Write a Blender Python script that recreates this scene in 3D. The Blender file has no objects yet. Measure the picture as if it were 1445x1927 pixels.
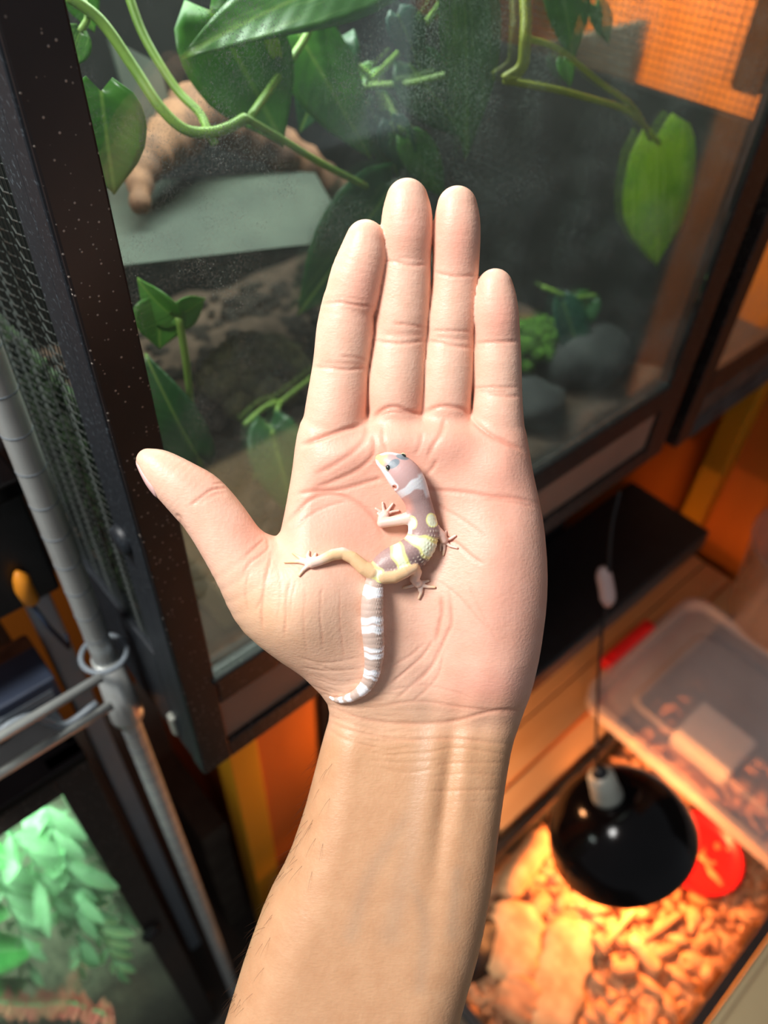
import bpy, bmesh, math, random
import numpy as np
from mathutils import Vector, Matrix

# ------------------------------------------------------------------ camera
scene = bpy.context.scene
COL = scene.collection
F_PX, W_PX, H_PX = 1447.0, 1445.0, 1927.0
CAM = np.array([0.0, 0.0, 1.45])


def _axis(px, py):
    return np.array([px - W_PX / 2, H_PX / 2 - py, F_PX])


_Z = -_axis(650, 2400)
_Z /= np.linalg.norm(_Z)
_X = _axis(2980, -385)
_X -= _Z * (_X @ _Z)
_X /= np.linalg.norm(_X)
_Y = np.cross(_X, _Z)
if _Y[2] < 0:
    _Y = -_Y
_M = np.array([_X, _Y, _Z])
RIGHT, UP, FWD = _M[:, 0], _M[:, 1], _M[:, 2]

cam_data = bpy.data.cameras.new('camera')
cam_data.sensor_fit = 'HORIZONTAL'
cam_data.sensor_width = 36.0
cam_data.lens = 36.0 * F_PX / W_PX
cam_data.clip_start = 0.01
cam_data.dof.use_dof = True
cam_data.dof.focus_distance = 0.282
cam_data.dof.aperture_fstop = 9.5
cam = bpy.data.objects.new('camera', cam_data)
cam.matrix_world = Matrix(((RIGHT[0], UP[0], -FWD[0], CAM[0]), (RIGHT[1], UP[1], -FWD[1], CAM[1]),
                           (RIGHT[2], UP[2], -FWD[2], CAM[2]), (0, 0, 0, 1)))
COL.objects.link(cam)
scene.camera = cam

# ------------------------------------------------------------------ world and light
world = bpy.data.worlds.new('room_light')
scene.world = world
world.use_nodes = True
world.node_tree.nodes['Background'].inputs[0].default_value = (0.86, 0.92, 1.0, 1)
world.node_tree.nodes['Background'].inputs[1].default_value = 0.23

scene.view_settings.view_transform = 'Standard'
scene.view_settings.look = 'None'
scene.view_settings.exposure = 0.0
scene.view_settings.gamma = 1.0
scene.view_settings.use_curve_mapping = False
scene.cycles.max_bounces = 8
scene.cycles.transparent_max_bounces = 12
scene.cycles.diffuse_bounces = 3
scene.cycles.glossy_bounces = 3
scene.cycles.caustics_reflective = False
scene.cycles.caustics_refractive = False
scene.cycles.sample_clamp_indirect = 4.0


def ray(px, py):
    return RIGHT * (px - W_PX / 2) / F_PX + UP * (H_PX / 2 - py) / F_PX + FWD


def dep(px, py, d):                       # world point seen at a pixel, at a depth
    return CAM + ray(px, py) * d


def on(px, py, axis, v):                  # world point seen at a pixel, on an axis plane
    r = ray(px, py)
    return CAM + r * ((v - CAM[axis]) / r[axis])


def area_light(name, loc, target, size, power, color, size_y=None):
    l = bpy.data.lights.new(name, 'AREA')
    l.size = size
    if size_y:
        l.shape = 'RECTANGLE'
        l.size_y = size_y
    l.energy = power
    l.color = color
    o = bpy.data.objects.new(name, l)
    o.location = loc
    d = Vector(target) - Vector(loc)
    o.rotation_euler = d.to_track_quat('-Z', 'Y').to_euler()
    COL.objects.link(o)
    return o


HAND_D = 0.280
hand_mid = dep(780, 1050, HAND_D)
key_pos = hand_mid - RIGHT * 0.50 + UP * 0.44 - FWD * 0.60
area_light('ceiling_lamp', key_pos, hand_mid, 0.25, 14.3, (1.0, 0.975, 0.94))

# ------------------------------------------------------------------ helpers
def link(o, parent=None):
    COL.objects.link(o)
    if parent is not None:
        o.parent = parent
    return o


def wloc(o):
    v = Vector((0, 0, 0))
    while o is not None:
        v = v + o.location
        o = o.parent
    return np.array(v)


def thing(name, label, cat, loc, group=None):
    o = bpy.data.objects.new(name, None)
    o.empty_display_size = 0.02
    o.location = tuple(float(c) for c in loc)
    o['label'] = label
    o['category'] = cat
    if group:
        o['group'] = group
    return link(o)


def tag(o, label=None, cat=None, group=None, kind=None):
    if label:
        o['label'] = label
    if cat:
        o['category'] = cat
    if group:
        o['group'] = group
    if kind:
        o['kind'] = kind
    return o


def mk(name, verts, faces, mat, parent=None, smooth=False, origin=None):
    """one mesh object from world-space vertices"""
    verts = np.asarray(verts, float)
    me = bpy.data.meshes.new(name)
    if parent is not None:
        off = wloc(parent)
        loc = np.zeros(3)
    else:
        off = np.array(origin if origin is not None else
                       [verts[:, 0].mean(), verts[:, 1].mean(), verts[:, 2].min()], float)
        loc = off
    if isinstance(faces, np.ndarray):
        nv, nf, k = len(verts), len(faces), faces.shape[1]
        me.vertices.add(nv)
        me.vertices.foreach_set('co', (verts - off).astype(np.float32).ravel())
        me.loops.add(nf * k)
        me.loops.foreach_set('vertex_index', faces.astype(np.int32).ravel())
        me.polygons.add(nf)
        me.polygons.foreach_set('loop_start', np.arange(0, nf * k, k, dtype=np.int32))
        me.update(calc_edges=True)
    else:
        me.from_pydata([tuple(v) for v in (verts - off)], [], faces)
    if smooth:
        me.polygons.foreach_set('use_smooth', [True] * len(me.polygons))
    me.materials.append(mat)
    me.validate()
    o = bpy.data.objects.new(name, me)
    o.location = tuple(float(c) for c in loc)
    return link(o, parent)


class MB:
    """collects simple solids into one mesh"""
    def __init__(self):
        self.v, self.f = [], []

    def add(self, v, f):
        n = len(self.v)
        self.v += [tuple(p) for p in v]
        self.f += [tuple(i + n for i in q) for q in f]
        return self

    def box(self, lo, hi, bevel=0.0):
        bm = bmesh.new()
        bmesh.ops.create_cube(bm, size=1.0)
        lo, hi = np.minimum(lo, hi), np.maximum(lo, hi)
        for v in bm.verts:
            v.co = Vector([(lo[i] + hi[i]) / 2 + v.co[i] * (hi[i] - lo[i]) for i in range(3)])
        if bevel:
            bmesh.ops.bevel(bm, geom=list(bm.edges), offset=bevel, segments=2, affect='EDGES', profile=0.5)
        bm.verts.index_update()
        self.add([tuple(v.co) for v in bm.verts], [[v.index for v in f.verts] for f in bm.faces])
        bm.free()
        return self

    def obox(self, c, ax, ay, az, bevel=0.0):
        """box with half axes ax, ay, az about c"""
        bm = bmesh.new()
        bmesh.ops.create_cube(bm, size=2.0)
        L = [np.linalg.norm(a) for a in (ax, ay, az)]
        U = [np.array(a) / l for a, l in zip((ax, ay, az), L)]
        for v in bm.verts:
            v.co = Vector([v.co[i] * L[i] for i in range(3)])
        if bevel:
            bmesh.ops.bevel(bm, geom=list(bm.edges), offset=bevel, segments=2, affect='EDGES', profile=0.5)
        bm.verts.index_update()
        vs = [np.array(c) + U[0] * v.co[0] + U[1] * v.co[1] + U[2] * v.co[2] for v in bm.verts]
        self.add(vs, [[v.index for v in f.verts] for f in bm.faces])
        bm.free()
        return self

    def tube(self, pts, r, n=8, cap=True):
        pts = np.asarray(pts, float)
        m = len(pts)
        r = np.full(m, r) if np.isscalar(r) else np.asarray(r, float)
        t = np.gradient(pts, axis=0)
        t /= np.linalg.norm(t, axis=1)[:, None] + 1e-12
        u = np.cross(t[0], [0.31, 0.22, 0.92])
        if np.linalg.norm(u) < 1e-3:
            u = np.cross(t[0], [1, 0, 0])
        vs = []
        for i in range(m):
            u = u - t[i] * (u @ t[i])
            u /= np.linalg.norm(u) + 1e-12
            w = np.cross(t[i], u)
            for k in range(n):
                a = 2 * math.pi * k / n
                vs.append(pts[i] + r[i] * (math.cos(a) * u + math.sin(a) * w))
        fs = []
        for i in range(m - 1):
            for k in range(n):
                a, b = i * n + k, i * n + (k + 1) % n
                fs.append((a, b, b + n, a + n))
        if cap:
            fs.append(tuple(range(n))[::-1])
            fs.append(tuple((m - 1) * n + k for k in range(n)))
        return self.add(vs, fs)

    def lathe(self, c, prof, n=32, axis=(0, 0, 1), closed=False):
        """prof: (radius, height) pairs about an axis through c"""
        az = np.array(axis, float)
        az /= np.linalg.norm(az)
        ax = np.cross(az, [0.1, 1, 0.05])
        ax /= np.linalg.norm(ax)
        ay = np.cross(az, ax)
        vs, fs = [], []
        for r, h in prof:
            for k in range(n):
                a = 2 * math.pi * k / n
                vs.append(np.array(c) + az * h + r * (math.cos(a) * ax + math.sin(a) * ay))
        m = len(prof)
        for i in range(m - 1 + (1 if closed else 0)):
            j = (i + 1) % m
            for k in range(n):
                fs.append((i * n + k, i * n + (k + 1) % n, j * n + (k + 1) % n, j * n + k))
        return self.add(vs, fs)

    def build(self, name, mat, parent=None, smooth=False, origin=None):
        return mk(name, self.v, self.f, mat, parent, smooth, origin)


def spline(pts, n=8):
    """Catmull-Rom through points"""
    p = np.asarray(pts, float)
    if len(p) < 3:
        return np.array([p[0] + (p[-1] - p[0]) * t for t in np.linspace(0, 1, n + 1)])
    q = np.vstack([2 * p[0] - p[1], p, 2 * p[-1] - p[-2]])
    out = []
    for i in range(len(p) - 1):
        a, b, c, d = q[i:i + 4]
        for t in np.linspace(0, 1, n, endpoint=False):
            out.append(0.5 * (2 * b + (c - a) * t + (2 * a - 5 * b + 4 * c - d) * t * t
                              + (3 * b - a - 3 * c + d) * t ** 3))
    out.append(p[-1])
    return np.array(out)


def copy_tree(o, parent=None):
    c = o.copy()
    link(c, parent)
    for ch in list(o.children):
        copy_tree(ch, c)
    return c


# ------------------------------------------------------------------ materials
def srgb(r, g, b):
    f = lambda c: (c / 255 / 12.92) if c <= 10 else ((c / 255 + 0.055) / 1.055) ** 2.4
    return (f(r), f(g), f(b), 1)


def new_mat(name):
    m = bpy.data.materials.new(name)
    m.use_nodes = True
    nt = m.node_tree
    b = nt.nodes['Principled BSDF']
    return m, nt, b


def node(nt, kind, ins=None, **attrs):
    n = nt.nodes.new(kind)
    for k, v in attrs.items():
        setattr(n, k, v)
    for k, v in (ins or {}).items():
        if isinstance(v, bpy.types.NodeSocket):
            nt.links.new(v, n.inputs[k])
        else:
            n.inputs[k].default_value = v
    return n


def ramp(nt, fac, stops, interp='LINEAR'):
    n = nt.nodes.new('ShaderNodeValToRGB')
    n.color_ramp.interpolation = interp
    els = n.color_ramp.elements
    while len(els) < len(stops):
        els.new(0.5)
    for e, (p, c) in zip(els, stops):
        e.position = p
        e.color = c if len(c) == 4 else (*c, 1)
    nt.links.new(fac, n.inputs[0])
    return n.outputs[0]


def mixc(nt, fac, a, b, blend='MIX'):
    n = nt.nodes.new('ShaderNodeMix')
    n.data_type = 'RGBA'
    n.blend_type = blend
    for i, v in ((0, fac), (6, a), (7, b)):
        if isinstance(v, bpy.types.NodeSocket):
            nt.links.new(v, n.inputs[i])
        else:
            n.inputs[i].default_value = v
    return n.outputs[2]


def math_n(nt, op, a, b=None, clamp=False):
    n = nt.nodes.new('ShaderNodeMath')
    n.operation = op
    n.use_clamp = clamp
    for i, v in ((0, a), (1, b)):
        if v is None:
            continue
        if isinstance(v, bpy.types.NodeSocket):
            nt.links.new(v, n.inputs[i])
        else:
            n.inputs[i].default_value = v
    return n.outputs[0]


def coords(nt, scale=(1, 1, 1), kind='Object', rot=(0, 0, 0)):
    tc = nt.nodes.new('ShaderNodeTexCoord')
    mp = nt.nodes.new('ShaderNodeMapping')
    mp.inputs['Scale'].default_value = scale
    mp.inputs['Rotation'].default_value = rot
    nt.links.new(tc.outputs[kind], mp.inputs['Vector'])
    return mp.outputs[0]


def noise(nt, vec, scale, detail=3.0, rough=0.5):
    n = node(nt, 'ShaderNodeTexNoise', {'Vector': vec, 'Scale': scale, 'Detail': detail, 'Roughness': rough})
    return n.outputs[0]


def bump(nt, bsdf, height, strength, dist):
    b = node(nt, 'ShaderNodeBump', {'Height': height, 'Strength': strength, 'Distance': dist})
    nt.links.new(b.outputs[0], bsdf.inputs['Normal'])
    return b


def plain(name, col, rough=0.5, metal=0.0, var=0.0, scale=40.0, col2=None, bmp=0.0, spec=0.5, stretch=(1, 1, 1)):
    """principled with a procedural mottling between two colours"""
    m, nt, b = new_mat(name)
    v = coords(nt, stretch)
    n = noise(nt, v, scale, 4)
    c2 = col2 or tuple([min(1, c * (1 - var)) for c in col[:3]] + [1])
    nt.links.new(ramp(nt, n, [(0.35, c2), (0.65, col)]), b.inputs['Base Color'])
    b.inputs['Roughness'].default_value = rough
    b.inputs['Metallic'].default_value = metal
    b.inputs['Specular IOR Level'].default_value = spec
    if bmp:
        bump(nt, b, n, bmp, 0.001)
    return m


def glass_mat(name, tint=(1, 1, 1, 1), haze=0.05, haze_col=(0.75, 0.8, 0.8, 1), spots=0.0, spot_scale=220.0,
              rough=0.03, smear=0.5):
    """thin clear sheet: see-through, a weak mirror, and a pale film of dried water and dust"""
    m, nt, b = new_mat(name)
    nt.nodes.remove(b)
    out = nt.nodes['Material Output']
    v = coords(nt)
    fr = node(nt, 'ShaderNodeFresnel', {'IOR': 1.45}).outputs[0]
    tr = node(nt, 'ShaderNodeBsdfTransparent', {'Color': tint}).outputs[0]
    gl = node(nt, 'ShaderNodeBsdfGlossy', {'Color': (1, 1, 1, 1), 'Roughness': rough}).outputs[0]
    df = node(nt, 'ShaderNodeBsdfDiffuse', {'Color': haze_col}).outputs[0]
    n1 = noise(nt, v, 9.0, 4, 0.6)
    film = math_n(nt, 'MULTIPLY', ramp(nt, n1, [(0.3, (1 - smear,) * 3), (0.75, (1 + 0.0,) * 3)]), haze)
    if spots:
        vo = node(nt, 'ShaderNodeTexVoronoi', {'Vector': v, 'Scale': spot_scale, 'Randomness': 1.0})
        dot = ramp(nt, vo.outputs['Distance'], [(0.05, (1,) * 3), (0.16, (0,) * 3)])
        patch = ramp(nt, noise(nt, v, 26.0, 5, 0.65), [(0.44, (0,) * 3), (0.66, (1,) * 3)])
        fine = ramp(nt, noise(nt, v, 900.0, 4, 0.7), [(0.48, (0,) * 3), (0.68, (1,) * 3)])
        s = math_n(nt, 'ADD', math_n(nt, 'MULTIPLY', dot, 0.5), fine)
        film = math_n(nt, 'ADD', film, math_n(nt, 'MULTIPLY', math_n(nt, 'MULTIPLY', s, patch), spots), True)
    mx1 = node(nt, 'ShaderNodeMixShader', {0: film, 1: tr, 2: df}).outputs[0]
    fr2 = math_n(nt, 'MULTIPLY', fr, 0.5)
    mx2 = node(nt, 'ShaderNodeMixShader', {0: fr2, 1: mx1, 2: gl}).outputs[0]
    nt.links.new(mx2, out.inputs['Surface'])
    return m


# ------------------------------------------------------------------ implicit surfaces
def surface_nets(S, origin, h):
    """vertices and quads of the zero level of the sampled field S (negative inside)"""
    nx, ny, nz = S.shape
    ins = S < 0
    c = np.zeros((nx - 1, ny - 1, nz - 1), np.uint8)
    for i in (0, 1):
        for j in (0, 1):
            for k in (0, 1):
                c += ins[i:nx - 1 + i, j:ny - 1 + j, k:nz - 1 + k]
    act = (c > 0) & (c < 8)
    I, J, K = np.nonzero(act)
    vid = np.full(act.shape, -1, np.int32)
    vid[I, J, K] = np.arange(len(I))
    acc = np.zeros((len(I), 3))
    cnt = np.zeros(len(I))
    cor = [(i, j, k) for i in (0, 1) for j in (0, 1) for k in (0, 1)]
    for a in range(8):
        for b in range(a + 1, 8):
            d = np.array(cor[b]) - np.array(cor[a])
            if np.abs(d).sum() != 1:
                continue
            va = S[I + cor[a][0], J + cor[a][1], K + cor[a][2]].astype(float)
            vb = S[I + cor[b][0], J + cor[b][1], K + cor[b][2]].astype(float)
            m = (va < 0) != (vb < 0)
            t = va[m] / (va[m] - vb[m])
            acc[m] += np.array(cor[a]) + t[:, None] * d
            cnt[m] += 1
    V = (np.stack([I, J, K], 1) + acc / cnt[:, None]) * h + np.array(origin)
    Q = []
    for ax in range(3):
        sl0 = [slice(None)] * 3
        sl1 = [slice(None)] * 3
        sl0[ax], sl1[ax] = slice(0, -1), slice(1, None)
        A, B = ins[tuple(sl0)], ins[tuple(sl1)]
        idx = np.argwhere(A != B)
        u, w = (ax + 1) % 3, (ax + 2) % 3
        ok = (idx[:, u] > 0) & (idx[:, w] > 0) & (idx[:, u] < S.shape[u] - 1) & (idx[:, w] < S.shape[w] - 1)
        idx = idx[ok]
        fl = A[tuple(idx.T)]
        q = []
        for du, dw in ((1, 1), (0, 1), (0, 0), (1, 0)):
            p = idx.copy()
            p[:, u] -= du
            p[:, w] -= dw
            q.append(vid[tuple(p.T)])
        q = np.stack(q, 1)
        q[~fl] = q[~fl][:, ::-1]
        Q.append(q)
    return V, np.concatenate(Q)


class Field:
    def __init__(self, lo, hi, h):
        self.lo, self.h = np.array(lo, float), h
        self.n = np.ceil((np.array(hi) - self.lo) / h).astype(int) + 1
        self.ax = [self.lo[i] + np.arange(self.n[i]) * h for i in range(3)]
        self.S = np.full(tuple(self.n), 50.0, np.float32)

    def window(self, lo, hi):
        a = np.clip(np.floor((np.array(lo) - self.lo) / self.h).astype(int), 0, self.n)
        b = np.clip(np.ceil((np.array(hi) - self.lo) / self.h).astype(int) + 1, 0, self.n)
        sl = tuple(slice(a[i], b[i]) for i in range(3))
        g = np.meshgrid(*[self.ax[i][sl[i]].astype(np.float32) for i in range(3)], indexing='ij', sparse=True)
        return sl, g


def smin(a, b, k):
    t = np.clip(0.5 + 0.5 * (b - a) / k, 0, 1)
    return b * (1 - t) + a * t - k * t * (1 - t)


def chain(field, st, zs=1.0, pad=4.0):
    """distance to a chain of tapered round segments; st rows: x, y, z, r"""
    st = np.asarray(st, float)
    R = st[:, 3].max() + pad
    sl, (X, Y, Z) = field.window(st[:, :3].min(0) - R, st[:, :3].max(0) + R)
    d = None
    for a, b in zip(st[:-1], st[1:]):
        ba = b[:3] - a[:3]
        bz = ba[2] / zs
        L = ba[0] ** 2 + ba[1] ** 2 + bz ** 2 + 1e-9
        dx, dy, dz = X - a[0], Y - a[1], (Z - a[2]) / zs
        t = np.clip((dx * ba[0] + dy * ba[1] + dz * bz) / L, 0, 1)
        e = np.sqrt((dx - t * ba[0]) ** 2 + (dy - t * ba[1]) ** 2 + (dz - t * bz) ** 2) - (a[3] + t * (b[3] - a[3]))
        d = e if d is None else np.minimum(d, e)
    return sl, d


def poly_sdf(P, X, Y):
    """signed distance to a closed polygon on a grid (negative inside)"""
    d = np.full(np.broadcast(X, Y).shape, 1e9)
    s = np.ones(d.shape)
    n = len(P)
    for i in range(n):
        a, b = P[i], P[(i + 1) % n]
        e = b - a
        wx, wy = X - a[0], Y - a[1]
        t = np.clip((wx * e[0] + wy * e[1]) / (e @ e + 1e-12), 0, 1)
        d = np.minimum(d, (wx - e[0] * t) ** 2 + (wy - e[1] * t) ** 2)
        c1, c2, c3 = Y >= a[1], Y < b[1], e[0] * wy > e[1] * wx
        s = np.where((c1 & c2 & c3) | (~c1 & ~c2 & ~c3), -s, s)
    return s * np.sqrt(d)


def seg_dist(P, X, Y):
    """distance and parameter (0..n-1) to an open polyline"""
    d = np.full(X.shape, 1e9)
    par = np.zeros(X.shape)
    for i in range(len(P) - 1):
        a, e = P[i], P[i + 1] - P[i]
        t = np.clip(((X - a[0]) * e[0] + (Y - a[1]) * e[1]) / (e @ e + 1e-12), 0, 1)
        q = np.hypot(X - a[0] - e[0] * t, Y - a[1] - e[1] * t)
        m = q < d
        d = np.where(m, q, d)
        par = np.where(m, i + t, par)
    return d, par


def vattr(me, name, vals):
    a = me.attributes.new(name, 'FLOAT', 'POINT')
    a.data.foreach_set('value', np.asarray(vals, np.float32))


def vcol(me, name, cols):
    a = me.attributes.new(name, 'FLOAT_COLOR', 'POINT')
    c = np.ones((len(cols), 4), np.float32)
    c[:, :3] = cols
    a.data.foreach_set('color', c.ravel())


def HX(px, h=0.0):
    """hand-space millimetres (x right, y up, height towards the lens) of a photo pixel"""
    return (px - W_PX / 2) * (HAND_D * 1000 - h) / F_PX


def HY(py, h=0.0):
    return (H_PX / 2 - py) * (HAND_D * 1000 - h) / F_PX


def hpt(p, h=0.0):
    return np.array([HX(p[0], h), HY(p[1], h)])


def hand_world(V):
    V = np.asarray(V, float) / 1000.0
    return CAM + V[:, :1] * RIGHT + V[:, 1:2] * UP + (HAND_D - V[:, 2:3]) * FWD
# ------------------------------------------------------------------ the hand
def build_hand():
    h = 0.62
    F = Field((-97, -200, -50), (64, 124, 34), h)
    gx, gy = np.meshgrid(F.ax[0], F.ax[1], indexing='ij')

    # palm and forearm: outline, then a front and a back relief
    outline = [(575, 792), (620, 806), (665, 800), (700, 786), (745, 779), (790, 779), (840, 780), (885, 787),
               (930, 800), (975, 815), (990, 850), (1009, 920), (1023, 990), (1030, 1070), (1029, 1140), (1018, 1230),
               (1003, 1305), (984, 1362), (968, 1410), (956, 1480), (945, 1560), (930, 1680), (910, 1790), (872, 1927),
               (850, 2010), (398, 2010), (422, 1927), (452, 1830), (492, 1720), (535, 1640), (566, 1550), (586, 1475),
               (604, 1405), (619, 1355), (613, 1322), (560, 1265), (505, 1218), (456, 1172), (432, 1120), (440, 1060),
               (480, 1015), (512, 1013), (527, 1010), (537, 960), (548, 900), (560, 830)]
    P = np.array([hpt(p, -9 + 20 * max(0, (p[1] - 1330) / 670)) for p in outline])
    Q = []
    for i in range(len(P)):
        a, b = P[i], P[(i + 1) % len(P)]
        Q += [a * 0.78 + b * 0.22, a * 0.22 + b * 0.78]
    d2 = poly_sdf(np.array(Q), gx, gy)

    def bump2(px, py, sx, sy, amp, rot=0.0):
        c = hpt((px, py))
        k = HAND_D * 1000 / F_PX
        x, y = (gx - c[0]) / k, (gy - c[1]) / k
        cr, sr = math.cos(math.radians(rot)), math.sin(math.radians(rot))
        u, v = x * cr + y * sr, -x * sr + y * cr
        return amp * np.exp(-(u / sx) ** 2 - (v / sy) ** 2)

    rows = np.array([760, 900, 1100, 1250, 1340, 1400, 1500, 1700, 2010])
    fr = np.array([2, 2, 1.5, 0.5, -1.5, 0.0, 5.0, 14.0, 26.0])
    bk = np.array([-19, -23, -26, -29, -31, -32, -32, -30, -24])
    yy = HY(rows.astype(float))[::-1]
    front = np.interp(gy, yy, fr[::-1])
    back = np.interp(gy, yy, bk[::-1])
    front = (front + bump2(575, 1130, 120, 120, 11.5, -35) + bump2(520, 1200, 90, 80, 3, 0)
             + bump2(925, 1150, 85, 170, 7.0) + bump2(930, 1010, 70, 80, 2.5)
             + bump2(640, 862, 62, 42, 3.2, 15) + bump2(745, 838, 50, 36, 2.6) + bump2(838, 838, 48, 40, 2.8)
             + bump2(935, 878, 46, 48, 3.0) - bump2(790, 1010, 95, 85, 3.2) - bump2(805, 1230, 40, 110, 2.0, 12)
             - bump2(590, 960, 60, 40, 1.5, 30) + bump2(930, 1290, 60, 60, 2.0)
             # wrist tendons
             + bump2(806, 1480, 22, 150, 1.6, -9) - bump2(838, 1490, 13, 120, 1.1, -9) + bump2(868, 1470, 20, 140, 1.2, -9)
             - bump2(800, 1368, 200, 22, 1.4) + bump2(640, 1400, 40, 50, 0.8))
    # the webs between the fingers fall away at the palm's upper rim
    front = front - 5.0 * np.clip((gy - HY(815)) / (HY(775) - HY(815)), 0, 1) ** 1.5
    zc, H = (front + back) / 2, (front - back) / 2
    r = 0.86 * H
    Z = F.ax[2][None, None, :].astype(np.float32)
    d2f, zcf, Hf, rf = [a.astype(np.float32)[:, :, None] for a in (d2, zc, H, r)]
    qx = d2f + rf
    qz = np.abs(Z - zcf) - (Hf - rf)
    S = np.minimum(np.maximum(qx, qz), 0) + np.sqrt(np.maximum(qx, 0) ** 2 + np.maximum(qz, 0) ** 2) - rf
    palm = S.copy()

    k = HAND_D * 1000 / F_PX

    def st(rows_):
        return np.array([[HX(x, z), HY(y, z), z, rr * k] for x, y, rr, z in rows_])

    fingers = [
        # index
        [(688, 452, 36, -1), (683, 482, 44, -1.5), (672, 520, 49, -2), (663, 560, 51, -3), (656, 578, 50.5, -3.6), (650, 620, 54, -4),
         (646, 660, 54.5, -4.6), (642, 692, 54.5, -5.4), (636, 740, 57, -5.6), (630, 790, 59.5, -6), (626, 840, 60, -9), (622, 900, 55, -13)],
        # middle
        [(766, 377, 38, -3), (766, 404, 45, -3), (765, 440, 48, -3.2), (763, 486, 47, -4.6), (761, 530, 49, -4.6), (757, 590, 52, -5),
         (753, 636, 53, -6), (748, 690, 55, -5.6), (745, 740, 55, -6), (744, 790, 52, -7.5), (744, 860, 50, -12)],
        # ring
        [(860, 389, 36, -3), (860, 416, 41.5, -3), (859, 450, 43.5, -3.2), (857, 514, 43, -4.8), (854, 560, 44.5, -4.8), (849, 600, 46.5, -5),
         (846, 638, 47, -6), (843, 690, 49, -5.6), (840, 740, 48.5, -6), (838, 790, 48, -7.5), (836, 860, 48, -12)],
        # little
        [(931, 540, 33, -2), (932, 566, 39.5, -2), (934, 600, 42, -2.2), (936, 640, 42.5, -3.8), (936, 680, 45, -4), (936, 736, 46.5, -5.2),
         (936, 780, 49, -5), (938, 830, 51, -7), (940, 890, 50, -12)],
    ]
    def smooth_rows(a):
        return np.stack([spline(a[:, i:i + 1], 3)[:, 0] for i in range(4)], 1)
    out = palm.copy()
    for rows_ in fingers:
        rows_ = [(x, y, rr, z + 15 * max(0, (800 - y) / 430) ** 1.35) for x, y, rr, z in rows_]
        s_ = smooth_rows(st(rows_))
        sl, d = chain(F, s_, zs=0.92, pad=9)
        e = smin(palm[sl], d, 5.0)
        out[sl] = np.minimum(out[sl], np.where(d < 8.5, e, 50).astype(np.float32))
    thumb = [(279, 866, 22, 3), (299, 880, 34, 2.5), (318, 896, 42, 2), (345, 917, 48.5, 1.5), (370, 937, 54, 0.5), (390, 958, 55.5, 0),
             (414, 990, 57, -0.5), (444, 1036, 60, -1), (480, 1085, 68, -2), (525, 1130, 80, -6), (575, 1160, 85, -10)]
    sl, d = chain(F, smooth_rows(st(thumb)), zs=0.9, pad=14)
    out[sl] = np.minimum(out[sl], np.where(d < 13.5, smin(palm[sl], d, 7.0), 50)).astype(np.float32)
    out = np.minimum(out, palm)
    # flat cut at the far end of the forearm
    out = np.maximum(out, (HY(1998) - F.ax[1])[None, :, None].astype(np.float32))
    F.S = out
    V, Qd = surface_nets(out, F.lo, h)

    # height of the palm side over the hand plane, for whatever lies on it
    zi = np.where(out < 0, np.arange(out.shape[2])[None, None, :], -1).max(2)
    top = np.where(zi >= 0, F.ax[2][np.clip(zi, 0, None)], -60)
    zi1 = np.clip(zi, 0, out.shape[2] - 2)
    a = np.take_along_axis(out, zi1[:, :, None], 2)[:, :, 0]
    b = np.take_along_axis(out, zi1[:, :, None] + 1, 2)[:, :, 0]
    top = top + np.where(zi >= 0, np.clip(a / (a - b + 1e-9), 0, 1) * h, 0)

    def palm_height(x, y):
        i = (np.asarray(x, float) - F.lo[0]) / h
        j = (np.asarray(y, float) - F.lo[1]) / h
        i0, j0 = np.clip(i.astype(int), 0, top.shape[0] - 2), np.clip(j.astype(int), 0, top.shape[1] - 2)
        fi, fj = i - i0, j - j0
        return (top[i0, j0] * (1 - fi) * (1 - fj) + top[i0 + 1, j0] * fi * (1 - fj)
                + top[i0, j0 + 1] * (1 - fi) * fj + top[i0 + 1, j0 + 1] * fi * fj)

    # photo-plane coordinates of every vertex, for the creases
    px = V[:, 0] * F_PX / (HAND_D * 1000 - V[:, 2]) + W_PX / 2
    py = H_PX / 2 - V[:, 1] * F_PX / (HAND_D * 1000 - V[:, 2])
    g = np.stack(np.gradient(out, h), -1)
    idx = np.clip(((V - F.lo) / h).round().astype(int), 0, np.array(out.shape) - 1)
    N = g[idx[:, 0], idx[:, 1], idx[:, 2]].astype(float)
    N /= np.linalg.norm(N, axis=1)[:, None] + 1e-9
    facing = np.clip(N[:, 2] * 1.6, 0, 1)

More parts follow.
